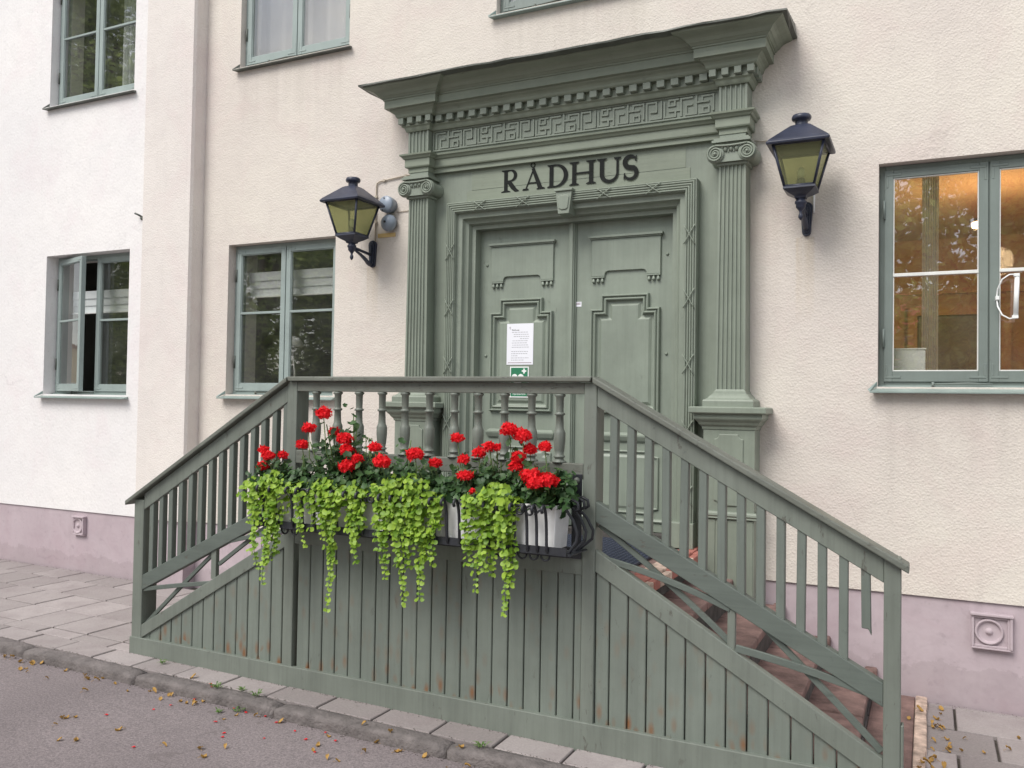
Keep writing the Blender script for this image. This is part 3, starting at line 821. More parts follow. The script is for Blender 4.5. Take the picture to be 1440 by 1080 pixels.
mould(mb, [(KX-.034, 2.935), (KX-.044, 3.015), (KX-.02, 3.030), (KX+.02, 3.030), (KX+.044, 3.015), (KX+.034, 2.935), (KX+.015, 2.925), (KX-.015, 2.925)], [(0, 0), (.002, .006), (.006, .007)], -.158, True, True)
mb.build('keystone', M['green'], dfr, bev=.003)
for s_ in (-1, 1):
    mb = MB(); a, b = sorted((CX+s_*.775, CX+s_*.93)); mb.box(a, b, -.150, .0, .70, .86)
    mb.build('frame_block', M['green'], dfr, bev=.003)

# door leaves
YD = .075
for s_ in (-1, 1):
    mb = MB(); a, b = (CX-.75, CX-.004) if s_ < 0 else (CX+.004, CX+.75)
    mb.box(a, b, YD, YD+.05, .755, 2.95)
    leaf = mb.build('door_leaf', M['door'], bld, bev=.002)
    xc = CX+s_*.392
    # upper plaque
    mb = MB(); hw = .247
    P = [(xc-hw, 2.49), (xc-hw, 2.748), (xc+hw, 2.748), (xc+hw, 2.49), (xc+.150, 2.49), (xc+.148, 2.508), (xc+.140, 2.520), (xc+.124, 2.526),
         (xc-.124, 2.526), (xc-.140, 2.520), (xc-.148, 2.508), (xc-.150, 2.49)]
    mould(mb, P, [(0, 0), (0, .014), (.003, .017)], YD, True, True)
    for (za, zb, e, h) in ((2.748, 2.757, .006, .026), (2.757, 2.772, .016, .038)):
        mb.box(xc-hw-e, xc+hw+e, YD-h, YD, za, zb)
    for k in (-1, 1):
        xl = xc+k*(hw-.048)
        mb.box(xl-.048, xl+.048, YD-.020, YD, 2.481, 2.4895)
        for g_ in (-.032, 0, .032):
            mb.lathe([(.005, 0), (.011, -.022), (.012, -.030), (.004, -.034)], (xl+g_, YD-.010, 2.481), 'z', 10)
    mb.build('plaque', M['door'], leaf)
    # main panel: double stepped moulding and raised field
    mb = MB()
    P = [(xc-.248, 1.545), (xc-.248, 2.264), (xc-.170, 2.264), (xc-.170, 2.362), (xc+.170, 2.362), (xc+.170, 2.264), (xc+.248, 2.264), (xc+.248, 1.545)]
    mould(mb, P, [(0, 0), (.001, .024), (.006, .031), (.012, .031), (.018, .014), (.022, .014), (.026, .025), (.032, .030), (.038, .027), (.044, .005), (.050, .001), (.060, .001), (.062, .002), (.078, .013), (.079, .0135)], YD, True, False)
    inn = offset(P, .079, True)
    mb.add([(p[0], YD-.0135, p[1]) for p in inn], [tuple(range(len(inn)))])
    mb.build('main_panel', M['door'], leaf)
    # lock rail
    mb = MB()
    plan(mb, [(xc-.245, YD+.001), (xc-.245, YD-.002), (xc+.245, YD-.002), (xc+.245, YD+.001)], [(0, 1.345), (.006, 1.352), (.014, 1.360), (.022, 1.378), (.026, 1.388), (.026, 1.398), (.018, 1.402), (.008, 1.412), (0, 1.416)])
    mb.build('lock_rail', M['door'], leaf)
    mb = MB()
    P = [(xc-.248, .905), (xc-.248, 1.255), (xc-.215, 1.262), (xc-.205, 1.295), (xc+.205, 1.295), (xc+.215, 1.262), (xc+.248, 1.255), (xc+.248, .905), (xc+.215, .898), (xc+.205, .870), (xc-.205, .870), (xc-.215, .898)]
    mould(mb, P, [(0, 0), (.001, .010), (.006, .014), (.012, .012), (.016, .003), (.030, .003), (.046, .010), (.048, .0105)], YD, True, True)
    mb.build('lower_panel', M['door'], leaf)
    mb = MB(); mb.box(xc-.34, xc+.345, YD-.012, YD, .757, .815)
    plan(mb, [(xc-.34, YD), (xc-.34, YD-.012), (xc+.345, YD-.012), (xc+.345, YD)], [(0, .815), (.010, .82), (.014, .828), (.006, .838), (-.012, .842)])
    mb.build('kick_board', M['door'], leaf)
    for zz in (1.95, 2.62):
        mb = MB(); mb.lathe([(.011, 0), (.010, -.006), (.004, -.010)], (xc+s_*.29, YD, zz), 'y', 12)
        mb.build('bolt_head', M['door'], leaf)
mb = MB()
for (w, h) in ((.036, .014), (.024, .030), (.012, .040)):
    mb.box(CX-w+.004, CX+w*.72+.004, YD-h, YD+.001, .76+(.04-h)*.1, 2.94-(h)*.1)
mb.build('astragal', M['door'], leaf, bev=.002)
mb = MB(); mb.lathe([(.018, 0), (.016, -.02), (.024, -.035), (.024, -.05), (.008, -.056)], (CX+.055, YD, 1.745), 'y', 16)
mb.build('door_knob', M['metal'], leaf)
mb = MB(); mb.box(CX-.745, CX+.745, -.02, .14, .70, .752); mb.build('threshold', M['riser'], bld, bev=.004)

# lettering RÅDHUS: flat painted strokes, each a hair proud of the last
lm = MB(); LZ0, LZ1 = 3.116, 3.278; LY = [-.0446]
def poly(P):
    LY[0] -= .00022
    lm.add([(x, LY[0], z) for x, z in P], [tuple(range(len(P)))])
def rib(P, W):
    """variable width ribbon along a centre line"""
    LY[0] -= .00022
    vs = []; n = len(P)
    for i in range(n):
        a = Vector(P[max(i-1, 0)]); b = Vector(P[min(i+1, n-1)]); t = (b-a).normalized(); q = Vector((-t.y, t.x))*W[i]/2; c = Vector(P[i])
        vs += [(c.x+q.x, LY[0], c.y+q.y), (c.x-q.x, LY[0], c.y-q.y)]
    lm.add(vs, [(2*i, 2*i+1, 2*i+3, 2*i+2) for i in range(n-1)])
TH, SF, H_ = .030, .009, LZ1-LZ0
def sx(a, z, w, up=1):   # bracketed serif
    poly([(a-w/2, z), (a+w/2, z), (a+w/2, z+up*SF*.7), (a+TH*.6, z+up*SF*1.5), (a-TH*.6, z+up*SF*1.5), (a-w/2, z+up*SF*.7)])
def stem(x, w=TH): poly([(x-w/2, LZ0), (x-w/2, LZ1), (x+w/2, LZ1), (x+w/2, LZ0)])
def arc(cx_, cz_, rx, rz, a0, a1, w0, w1, n=16, wf=None):
    P = []; W = []
    for i in range(n+1):
        t = i/n; a = a0+(a1-a0)*t; P.append((cx_+rx*math.cos(a), cz_+rz*math.sin(a)))
        W.append(w0+(w1-w0)*math.sin(math.pi*t)**1.2)
    rib(P, W)
h2 = math.pi/2
# R
x = -2.742; stem(x); sx(x, LZ0, .074); sx(x, LZ1, .070, -1)
rib([(x, LZ1-.005), (x+.034, LZ1-.005)], [.010, .010]); arc(x+.034, LZ1-.043, .042, .038, h2, -h2, .009, .027)
rib([(x, LZ1-.081), (x+.036, LZ1-.081)], [.009, .009]); rib([(x+.022, LZ1-.082), (x+.055, LZ0+.035), (x+.080, LZ0+.010), (x+.104, LZ0+.004)], [.03, .034, .026, .006])
# A with ring
x = -2.522; t = LZ1-.012
t = LZ1-.020
rib([(x-.062, LZ0+.004), (x-.004, t)], [.010, .010]); rib([(x+.054, LZ0+.004), (x-.006, t+.012)], [.034, .024])
rib([(x-.042, LZ0+.050), (x+.034, LZ0+.050)], [.009, .009]); sx(x-.062, LZ0, .048); sx(x+.056, LZ0, .064)
arc(x-.006, LZ1+.014, .0155, .0155, 0, 2*math.pi, .007, .007, 20)
# D
x = -2.385; stem(x); sx(x, LZ0, .062); sx(x, LZ1, .062, -1)
rib([(x, LZ1-.006), (x+.03, LZ1-.006)], [.012, .012]); rib([(x, LZ0+.006), (x+.03, LZ0+.006)], [.012, .012])
arc(x+.030, (LZ0+LZ1)/2, .080, H_/2-.006, h2, -h2, .010, .032, 22)
# H
x = -2.213; stem(x); sx(x, LZ0, .072); sx(x, LZ1, .072, -1); x2 = x+.125; stem(x2); sx(x2, LZ0, .072); sx(x2, LZ1, .072, -1)
rib([(x, (LZ0+LZ1)/2), (x2, (LZ0+LZ1)/2)], [.013, .013])
# U
x = -2.010; poly([(x-TH/2, LZ0+.055), (x-TH/2, LZ1), (x+TH/2, LZ1), (x+TH/2, LZ0+.055)]); sx(x, LZ1, .072, -1)
x2 = x+.112; poly([(x2-.008, LZ0+.055), (x2-.008, LZ1), (x2+.008, LZ1), (x2+.008, LZ0+.055)]); sx(x2, LZ1, .052, -1)
P = []; W = []
for i in range(17):
    a = math.pi+math.pi*i/16; P.append((x+.056+.056*math.cos(a), LZ0+.056+.054*math.sin(a))); W.append(TH*(1-i/16)+.016*(i/16) if i > 3 else TH)
rib(P, W)
# S
x = -1.806; q = .046; P = []; W = []
for i in range(13):
    a = R(35)+(R(255)-R(35))*i/12; P.append((x+.040*math.cos(a), LZ1-.043+.038*math.sin(a))); W.append(.014+.020*math.sin(math.pi*min(i/12*.6, 1)))
for i in range(1, 14):
    a = R(75)-(R(75)+R(160))*i/13; P.append((x+.042*math.cos(a), LZ0+.043+.040*math.sin(a))); W.append(.036-.022*(i/13))
rib(P, W)
rib([(x+.040, LZ1-.002), (x+.036, LZ1-.042)], [.008, .010]); rib([(x-.044, LZ0+.002), (x-.040, LZ0+.046)], [.008, .010])
tag(lm.build('lettering', M['black'], sur), 'black serif lettering RÅDHUS')

# notices on the door
def text_mesh(body, size, loc, mat, name, parent, ext=.0003, align='CENTER', bold=0):
    cu = bpy.data.curves.new(name, 'FONT'); cu.body = body; cu.size = size; cu.extrude = ext; cu.align_x = align; cu.offset = bold
    ob = bpy.data.objects.new(name, cu); COL.objects.link(ob)
    bpy.context.view_layer.update()
    me = bpy.data.meshes.new_from_object(ob.evaluated_get(bpy.context.evaluated_depsgraph_get()))
    COL.objects.unlink(ob); bpy.data.objects.remove(ob)
    me.name = name
    me.transform(Matrix.Rotation(math.pi/2, 4, 'X')); me.transform(Matrix.Translation(Vector(loc)-wloc(parent)))
    me.materials.clear(); me.materials.append(mat)
    o = bpy.data.objects.new(name, me); COL.objects.link(o); o.parent = parent; return o
yp = YD-.0155
pap = empty('notice', (-2.655, yp, 1.88), 'white printed notice taped to the left door leaf', 'paper notice')
mb = MB(); mb.box(-2.765, -2.553, yp-.0012, yp, 1.882, 2.180); mb.build('sheet', M['paper'], pap)
mb = MB(); rnd = random.Random(2)
z = 2.115
for (x0, n) in ((-2.725, 9), (-2.71, 9), (-2.71, 9), (-2.66, 5), (-2.72, 10), (-2.725, 10), (-2.72, 9), (-2.725, 7), (-2.728, 0), (-2.728, 11), (-2.728, 10), (-2.728, 3), (-2.728, 10), (-2.728, 6)):
    x = x0
    for k in range(n):
        w = rnd.uniform(.007, .020)
        if x+w > -2.585: break
        mb.box(x, x+w, yp-.0016, yp-.0011, z, z+.0042); x += w+.004
    z -= .0155
mb.build('printed_lines', M['ink'], pap)
mb = MB(); mb.box(-2.755, -2.565, yp-.0016, yp-.0011, 1.894, 1.898)
mb.tube([(-2.745, yp-.0014, 2.148), (-2.738, yp-.0014, 2.158), (-2.735, yp-.0014, 2.150), (-2.740, yp-.0014, 2.142), (-2.732, yp-.0014, 2.140)], .0012, 5)
mb.build('coloured_rule', M['inkred'], pap)
text_mesh('Rådhuset', .016, (-2.725, yp-.0012, 2.128), M['black'], 'heading', pap, align='LEFT')
sg = empty('emergency_sign', (-2.655, yp, 1.63), 'square green emergency sign with white cross below the notice', 'sign')
mb = MB(); mb.box(-2.735, -2.585, yp-.002, yp, 1.645, 1.868); mb.build('white_border', M['signw'], sg)
mb = MB(); mb.box(-2.727, -2.593, yp-.0028, yp-.0018, 1.653, 1.860); mb.build('green_field', M['signg'], sg)
mb = MB()
mb.box(-2.622-.006, -2.622+.006, yp-.0036, yp-.0027, 1.818, 1.854); mb.box(-2.622-.018, -2.622-.0061, yp-.0035, yp-.0027, 1.830, 1.842); mb.box(-2.622+.0061, -2.622+.018, yp-.0035, yp-.0027, 1.830, 1.842)
P = []
for i in range(28):
    t = 2*math.pi*i/28; P.append((-2.672+.0031*(16*math.sin(t)**3), 1.775+.0034*(13*math.cos(t)-5*math.cos(2*t)-2*math.cos(3*t)-math.cos(4*t))))
mb.add([(a, yp-.0035, b) for a, b in P], [tuple(range(28))])
mb.build('white_cross_and_heart', M['signw'], sg)
text_mesh('Hjärtstartare', .0195, (-2.660, yp-.0029, 1.664), M['signw'], 'lettering', sg)
st = empty('sticker', (-2.215, YD, 2.29), 'tiny white label stuck beside the astragal on the right door leaf', 'sticker')
mb = MB(); mb.box(-2.243, -2.193, YD-.0015, YD, 2.288, 2.322); mb.build('label_paper', M['paper'], st)
mb = MB()
for zz in (2.311, 2.303): mb.box(-2.238, -2.20, YD-.002, YD-.0014, zz, zz+.004)
mb.build('print', M['inkred'], st)

# vents in the plinth
def vent(xc, zc, y, lab, w=.095, h=.088):
    mb = MB(); yb = y
    mb.box(xc-w, xc+w, yb-.018, yb+.02, zc-h, zc+h)
    ring(mb, xc-w, xc+w, zc-h, zc+h, .014, yb-.032, yb-.017)
    mb.lathe([(.072, 0), (.072, -.012), (.066, -.018), (.058, -.014), (.054, -.002), (.020, -.001), (.014, -.010), (.010, -.014), (.002, -.016)], (xc-.008, yb-.018, zc), 'y', 32)
    mb.box(xc+w-.002, xc+w+.012, yb-.040, yb, zc-h, zc+h); mb.box(xc-w-.006, xc+w+.016, yb-.045, yb, zc+h, zc+h+.014)
    mb.box(xc-w, xc+w+.014, yb-.034, yb, zc-h-.010, zc-h)
    o = mb.build('vent_cover', M['plinth'], bld, bev=.003); tag(o, lab)
vent(.315, .368, .014, 'square plinth vent cover right of the stairs')
vent(-4.89, .42, .014, 'round plinth vent seen through the left railing')
vent(-7.07, .405, YB+.012, 'small plinth vent far left', .07, .075)
# little damages and hook on the left wall
mb = MB(); mb.tube([(-6.352, YB, 3.22), (-6.365, YB-.03, 3.235), (-6.40, YB-.04, 3.25)], .009, 8); mb.lathe([(.018, 0), (.016, -.01), (.006, -.014)], (-6.352, YB, 3.21), 'y', 12)
mb.build('flag_hook', M['metal'], bld)

# ------------------------------------------------------------------ things on the wall
def lantern(cx_, z, label):
    dz = z-3.11
    yc = -.28; t = empty('wall_lantern', (cx_, 0, z), label, 'lantern', 'black wall lanterns beside the portal')
    hw = .152; hb = .082; ze, zb = 3.085+dz, 2.845+dz
    mb = MB()   # roof
    def sq(h, zz): return [(cx_-h, yc-h, zz), (cx_+h, yc-h, zz), (cx_+h, yc+h, zz), (cx_-h, yc+h, zz)]
    L = [sq(hw-.02, ze-.004), sq(hw+.020, ze-.010), sq(hw+.024, ze+.004), sq(hw+.010, ze+.022), sq(.058, ze+.118), sq(.045, ze+.126)]
    vs = [p for l in L for p in l]; fs = [(0,1,2,3)]
    for i in range(len(L)-1):
        for k in range(4): fs.append((4*i+k, 4*i+(k+1) % 4, 4*i+4+(k+1) % 4, 4*i+4+k))
    fs.append(tuple(4*(len(L)-1)+k for k in range(4)))
    mb.add(vs, fs); rf = mb.build('roof', M['lamp'], t, bev=.003)
    mb = MB(); mb.lathe([(.040, .120), (.036, .135), (.036, .158), (.052, .162), (.056, .170), (.056, .182), (.050, .192), (.030, .196)], (cx_, yc, ze), 'z', 12)
    mb.build('chimney_cap', M['lamp'], rf)
    mb = MB()   # cage
    c1 = sq(hw-.012, ze-.004); c0 = sq(hb, zb)
    for k in range(4):
        mb.tube([c0[k], c1[k]], .0085, 6); mb.tube([c0[k], c0[(k+1) % 4]], .0085, 6); mb.tube([c1[k], c1[(k+1) % 4]], .0085, 6)
    L = [sq(hb+.006, zb+.004), sq(hb+.008, zb-.014), sq(hb-.02, zb-.034), sq(.034, zb-.050), sq(.030, zb-.062)]
    vs = [p for l in L for p in l]; fs = [(0,1,2,3)]
    for i in range(len(L)-1):
        for k in range(4): fs.append((4*i+k, 4*i+(k+1) % 4, 4*i+4+(k+1) % 4, 4*i+4+k))
    mb.add(vs, fs); mb.build('cage', M['lamp'], t)
    mb = MB()
    g0, g1 = sq(hb-.001, zb+.004), sq(hw-.014, ze-.006)
    for k in range(4):
        mb2 = MB(); mb2.add([g0[k], g0[(k+1) % 4], g1[(k+1) % 4], g1[k]], [(0,1,2,3)]); mb2.build('glass_pane', M['lglass'], t)
    mb.lathe([(.026, -.002), (.026, .05), (.020, .056)], (cx_, yc, zb), 'z', 14)
    mb.lathe([(.016, .056), (.022, .08), (.022, .105), (.010, .122)], (cx_, yc, zb), 'z', 14, 1)
    mb.build('bulb_holder', [M['lamp'], M['signw']], t)
    mb = MB()
    mb.lathe([(.030, -.060), (.026, -.072), (.034, -.078), (.034, -.090), (.028, -.096), (.028, -.112), (.020, -.122), (.010, -.134), (.008, -.146), (.013, -.158), (.014, -.172), (.004, -.188)], (cx_, yc, zb), 'z', 16)
    zc = zb-.088
    mb.tube([(cx_, yc+.01, zc), (cx_, -.14, zc-.012), (cx_, -.02, zc-.022)], .011, 10)
    P = [(cx_, yc+.05, zc-.022), (cx_, yc+.07, zc-.028), (cx_, -.17, zc-.040), (cx_, -.11, zc-.065), (cx_, -.07, zc-.090), (cx_, -.045, min(zc-.10, 2.70))]
    mb.tube(P, [.008, .010, .012, .015, .017, .015], 10)
    mb.lathe([(.003, -.008), (.012, 0), (.003, .008)], (cx_, yc+.048, zc-.020), 'z', 10)
    mb.build('bracket', M['lamp'], t)
    mb = MB(); P = []; zp = 2.75+dz*.3
    for i in range(11): P.append((cx_+.036*math.cos(math.pi*i/10), zp+.070+.036*math.sin(math.pi*i/10)))
    for i in range(9): P.append((cx_-.026*math.cos(math.pi*i/8), zp-.080-.026*math.sin(math.pi*i/8)))
    mb.prism_xz(P, -.022, .0)
    sc = lambda k: [(cx_+(a-cx_)*k, zp+(b-zp)*(.5+k/2)) for a, b in P]
    mb.prism_xz(sc(.7), -.036, -.0225); mb.prism_xz(sc(.35), -.050, -.0365)
    mb.build('wall_plate', M['lamp'], t, bev=.004)
    return t
lantern(-3.915, 3.115, 'black wall lantern with olive glass left of the portal beside the grey bells')
lt2 = lantern(-.682, 3.158, 'black wall lantern with olive glass between the portal and the large right window')
mb = MB(); mb.tube([(-.64, -.012, 2.80), (-.64, -.012, 2.95)], .007, 6); mb.build('conduit', M['signw'], lt2)

def bell(x, z, y, dome, label):
    t = empty('alarm_bell', (x, 0, z), label, 'alarm bell', 'grey alarm bells beside the left lantern')
    mb = MB()
    if dome: mb.lathe([(.050, .0), (.050, -.03), (.066, -.032), (.067, -.040), (.063, -.056), (.050, -.076), (.028, -.090), (.004, -.094)], (x, 0, z), 'y', 32)
    else: mb.lathe([(.060, .0), (.060, -.03), (.064, -.032), (.064, -.074), (.058, -.082), (.002, -.084)], (x, 0, z), 'y', 32)
    mb.build('gong', M['bell'], t)
    mb = MB()
    if dome: mb.lathe([(.009, 0), (.009, -.008), (.003, -.011)], (x, -.093, z), 'y', 10)
    else:
        for dz in (-.045, .045): mb.lathe([(.006, 0), (.005, -.004)], (x+.012*(dz > 0)-.02, -.083, z+dz), 'y', 10)
    mb.build('screw', M['iron'], t); return t
bell(-3.760, 3.118, 0, False, 'upper grey alarm bell, flat faced drum above the domed one')
bell(-3.750, 2.978, 0, True, 'lower grey alarm bell with domed gong and black centre screw')
mb = MB(); mb.box(-3.873, -3.712, -.006, 0, 2.877, 2.908)
tag(mb.build('warning_strip', M['yellow']), 'small ochre plate under the grey alarm bells', 'plate')
mb = MB()
mb.tube([(-3.50, -.008, 3.345), (-3.68, -.010, 3.335), (-3.86, -.010, 3.318), (-3.888, -.010, 3.305), (-3.893, -.010, 3.28), (-3.893, -.010, 2.84)], .0055, 6)
for p in ((-3.62, 3.338), (-3.82, 3.322), (-3.893, 3.2), (-3.893, 3.0)): mb.box(p[0]-.010, p[0]+.010, -.018, 0, p[1]-.008, p[1]+.008)
mb.tube([(-3.70, -.006, 3.062), (-3.60, -.006, 3.068), (-3.485, -.006, 3.075)], .003, 5)
tag(mb.build('cable', M['cable']), 'thin cream cable clipped to the wall from the portal down to the left lantern', 'cable')
mb = MB(); mb.tube([(-1.00, -.02, 3.285), (-.95, -.008, 3.280), (-.80, -.03, 3.282), (-.70, -.20, 3.19)], .004, 6)
tag(mb.build('cable', M['cable']), 'short grey cable from the portal capital to the right lantern', 'cable')
# thermometer on the big window
th = empty('thermometer', (.425, -.01, 2.24), 'white tube thermometer on a bent wire bracket on the right window', 'thermometer')
mb = MB(); mb.tube([(.430, -.03, 2.135), (.437, -.03, 2.36)], .013, 10); mb.build('tube', M['signw'], th)
mb = MB(); P = [(.43, -.02, 2.365), (.40, -.02, 2.365), (.365, -.02, 2.34), (.345, .0, 2.29), (.34, .02, 2.24), (.345, .0, 2.19), (.365, -.02, 2.14), (.40, -.02, 2.118), (.43, -.02, 2.12)]
mb.tube(P, .0045, 6); mb.box(.335, .352, .0, .065, 2.23, 2.25); mb.box(.42, .448, -.045, -.012, 2.352, 2.368); mb.box(.412, .442, -.045, -.012, 2.118, 2.134)
mb.build('bracket', M['signw'], th)

# ------------------------------------------------------------------ things inside
def blind(x0, x1, z0, z1, y, label):
    t = empty('roller_blind', ((x0+x1)/2, y, z0), label, 'blind', 'white blinds behind the left windows')
    mb = MB()
    for k in range(3):
        a = z0+(z1-z0)*k/3; mb.box(x0, x1, y-.012*k, y-.012*k+.01, a, a+(z1-z0)/3+.01)
    mb.build('fabric', M['blind'], t, bev=.004)
    mb = MB(); mb.box(x0, x1, y-.035, y+.0, z0-.012, z0); mb.build('bottom_bar', M['signw'], t)
blind(-5.38, -4.30, 2.50, 2.70, .22, 'white blind half lowered behind the shut ground floor window')
blind(-7.60, -6.50, 2.42, 2.62, .16, 'white blind half lowered behind the window with the open casement')
tl = empty('table_lamp', (-5.14, .50, 1.62), 'white domed lamp standing behind the shut left window', 'lamp')
mb = MB(); mb.lathe([(.10, -.002), (.104, .0), (.098, .035), (.075, .07), (.040, .09), (.010, .096)], (-5.14, .5, 2.08), 'z', 24); mb.build('shade', M['signw'], tl)
mb = MB(); mb.tube([(-5.14, .5, 2.1), (-5.10, .5, 1.85), (-5.10, .5, 1.62)], .008, 8); mb.lathe([(.07, 0), (.07, .015), (.01, .02)], (-5.10, .5, 1.62), 'z', 20); mb.build('stand', M['putty'], tl)
mb = MB(); mb.box(-5.5, -4.2, .34, .9, 1.58, 1.62); mb.box(-5.5, -5.45, .4, .9, .7, 1.58); mb.box(-4.25, -4.2, .4, .9, .7, 1.58)
tag(mb.build('desk', M['wood_in'], bev=.004), 'brown wooden desk under the shut left window', 'desk')
def cloth(name, c):
    m, nt, b = new_mat(name); b.inputs['Base Color'].default_value = c4(c); b.inputs['Roughness'].default_value = .9
    tr = nt.nodes.new('ShaderNodeBsdfTranslucent'); tr.inputs['Color'].default_value = c4(c)
    mx = nt.nodes.new('ShaderNodeMixShader'); mx.inputs[0].default_value = .45
    out = [n for n in nt.nodes if n.type == 'OUTPUT_MATERIAL'][0]
    nt.links.new(b.outputs[0], mx.inputs[1]); nt.links.new(tr.outputs[0], mx.inputs[2]); nt.links.new(mx.outputs[0], out.inputs[0]); return m
M['curtain'] = cloth('thin_grey_curtain', (.72, .70, .68))
def curtain(x0, x1, z0, z1, y, label, mat=None):
    mb = MB(); n = 40; vs = []
    for i in range(n+1):
        x = x0+(x1-x0)*i/n; yy = y+.022*math.sin(i*1.1)+.01*math.sin(i*.37)
        vs += [(x, yy, z0), (x, yy, z1)]
    mb.add(vs, [(2*i, 2*i+2, 2*i+3, 2*i+1) for i in range(n)], 0, True)
    tag(mb.build('curtain', mat or M['curtain']), label, 'curtain')
curtain(-.045, .050, 1.60, 3.30, .46, 'pale grey curtain hanging behind the large right window')
curtain(-5.33, -4.20, 4.48, 5.78, .23, 'thin white curtain spread full width to brighten the upper window left of the cornice', M['curtain'])  # curtain folds at the left, widened over both halves to brighten the pane
curtain(-7.2, -7.0, 4.3, 6.0, .32, 'pale curtain behind the upper window far left', M['blind'])
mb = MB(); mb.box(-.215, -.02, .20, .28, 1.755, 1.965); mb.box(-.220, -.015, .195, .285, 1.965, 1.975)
tag(mb.build('bright_reflection_box', M['signw'], bev=.003), 'white box added on the inner sill for a bright reflection in the large right window', 'box')  # added box, stands in for a bright white reflection in the pane
# warm room: doorway, picture rail, ceiling lamp
mb = MB(); rm = [o for o in bld.children if o.name.startswith('room')][0]
mb.box(-.10, .62, 4.14, 4.19, .55, 2.55); mb.build('doorway', M['room_dark'], rm)
mb = MB(); ring(mb, -.2, .72, .5, 2.65, .09, 4.09, 4.16); mb.box(-1.2, 2.4, 4.12, 4.18, 2.78, 2.84); mb.build('door_casing', M['room_warm'], rm)
pl = empty('ceiling_lamp', (.35, 1.6, 3.35), 'lit ceiling lamp hanging in the warm room behind the right window', 'lamp')
mb = MB(); mb.tube([(.35, 1.6, 3.35), (.35, 1.6, 3.02)], .02, 8); mb.lathe([(.03, .03), (.09, 0), (.09, -.012)], (.35, 1.6, 3.0), 'z', 16); mb.build('rod', M['wood_in'], pl)
mb = MB(); mb.lathe([(.02, 0), (.075, -.004), (.07, -.035), (.02, -.045)], (.35, 1.6, 2.985), 'z', 16); mb.build('bulb', M['bulb_on'], pl)
pt = bpy.data.lights.new('warm_lamp', 'POINT'); pt.energy = 21; pt.color = (1, .72, .42); pt.shadow_soft_size = .12
po = bpy.data.objects.new('warm_lamp', pt); COL.objects.link(po); po.location = (.45, 1.9, 2.75)

# ------------------------------------------------------------------ stairs
stt = empty('entrance_stairs', (CX, -.8, -.06), 'red brown stone steps and landing behind the green railing', 'stairs')
LX0, LX1 = -3.56, -1.31
mb = MB(); mb.box(LX0+.02, LX1-.09, -1.555, -.0, -.2, .692); mb.build('landing', M['tread'], stt, bev=.006)
mb = MB()
xr = [LX1, -1.07, -.81, -.545, -.285]; zr = [.70, .545, .385, .225, .075]
ztop = zr
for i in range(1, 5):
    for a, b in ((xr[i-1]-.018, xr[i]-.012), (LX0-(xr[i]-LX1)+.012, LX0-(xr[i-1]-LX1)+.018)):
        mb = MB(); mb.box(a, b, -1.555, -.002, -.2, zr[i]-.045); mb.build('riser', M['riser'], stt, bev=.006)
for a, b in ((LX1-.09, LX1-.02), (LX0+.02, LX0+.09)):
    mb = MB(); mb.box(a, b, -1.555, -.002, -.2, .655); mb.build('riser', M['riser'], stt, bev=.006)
rnd = random.Random(9)
for i in range(1, 5):
    for s_ in (0, 1):
        mb = MB()
        a, b = (xr[i-1]-.03, xr[i]) if s_ == 0 else (LX0-(xr[i]-LX1), LX0-(xr[i-1]-LX1)+.03)
        y = -1.555
        while y < -.01:
            y2 = min(-.004, y+rnd.uniform(.33, .42)); dz = rnd.uniform(-.004, .003)
            mb.box(a+rnd.uniform(-.004, .0), b+rnd.uniform(-.004, .004), y+.003, y2-.003, zr[i]-.048+dz, zr[i]+dz); y = y2
        mb.build('tread', M['tread'], stt, bev=.010)
mb = MB(); mb2 = MB(); y = -1.555; k = 0
while y < -.02:
    y2 = min(-.005, y+.118)
    for s_, xa in ((1, LX1), (-1, LX0)):
        for pal, bxx in ((.25, (xa, xa-s_*.105, .656, .700+rnd.uniform(-.002, .004))), (.7, (xa+s_*.001, xa+s_*.042, .640, .694+rnd.uniform(-.006, .002)))):
            q = MB(); q.box(*sorted(bxx[:2]), y+.004, y2-.004, bxx[2], bxx[3]); w_ = rnd.random() < pal
            o = q.build('nosing_brick', M['brickw'] if w_ else M['brick'], stt, bev=.006)
            if w_: tag(o, 'chipped pale brick at the landing edge')
    y = y2
mb = MB(); mb.box(-.285, -.065, -1.55, -.003, -.10, -.055); mb.build('foot_slab', M['tread'], stt, bev=.005)
mb = MB(); 
vs = []
y = -1.55
while y < -.01:
    y2 = min(-.004, y+.23); mb = MB(); mb.box(-.062, -.004+rnd.uniform(-.006, .006), y, y2-.004, -.12, -.045+rnd.uniform(-.003, .003)); y = y2
    mb.build('edge_stone', M['brickw'], stt, bev=.008)
# broken blocks against the wall where the steps meet the plinth
for i in range(1, 5):
    mb = MB(); mb.box(xr[i]-.05, xr[i]+.02, -.05, .01, zr[i]-.06, zr[i]+.008); mb.build('wall_block', M['tread'], stt, bev=.012)

mat_ = MB()
mx0, mx1, my0, my1 = -3.10, -1.475, -1.12, -.06
mat_.box(mx0, mx1, my0, my1, .7005, .708)
n = 52
for i in range(n+1):
    x = mx0+(mx1-mx0)*i/n; mat_.box(x-.003, x+.003, my0, my1, .708, .7155)
for i in range(34):
    y = my0+(my1-my0)*i/33; mat_.box(mx0, mx1, y-.003, y+.003, .708, .7145)
tag(mat_.build('door_mat', M['rubber']), 'dark blue rubber grid mat lying on the landing before the doors', 'door mat')

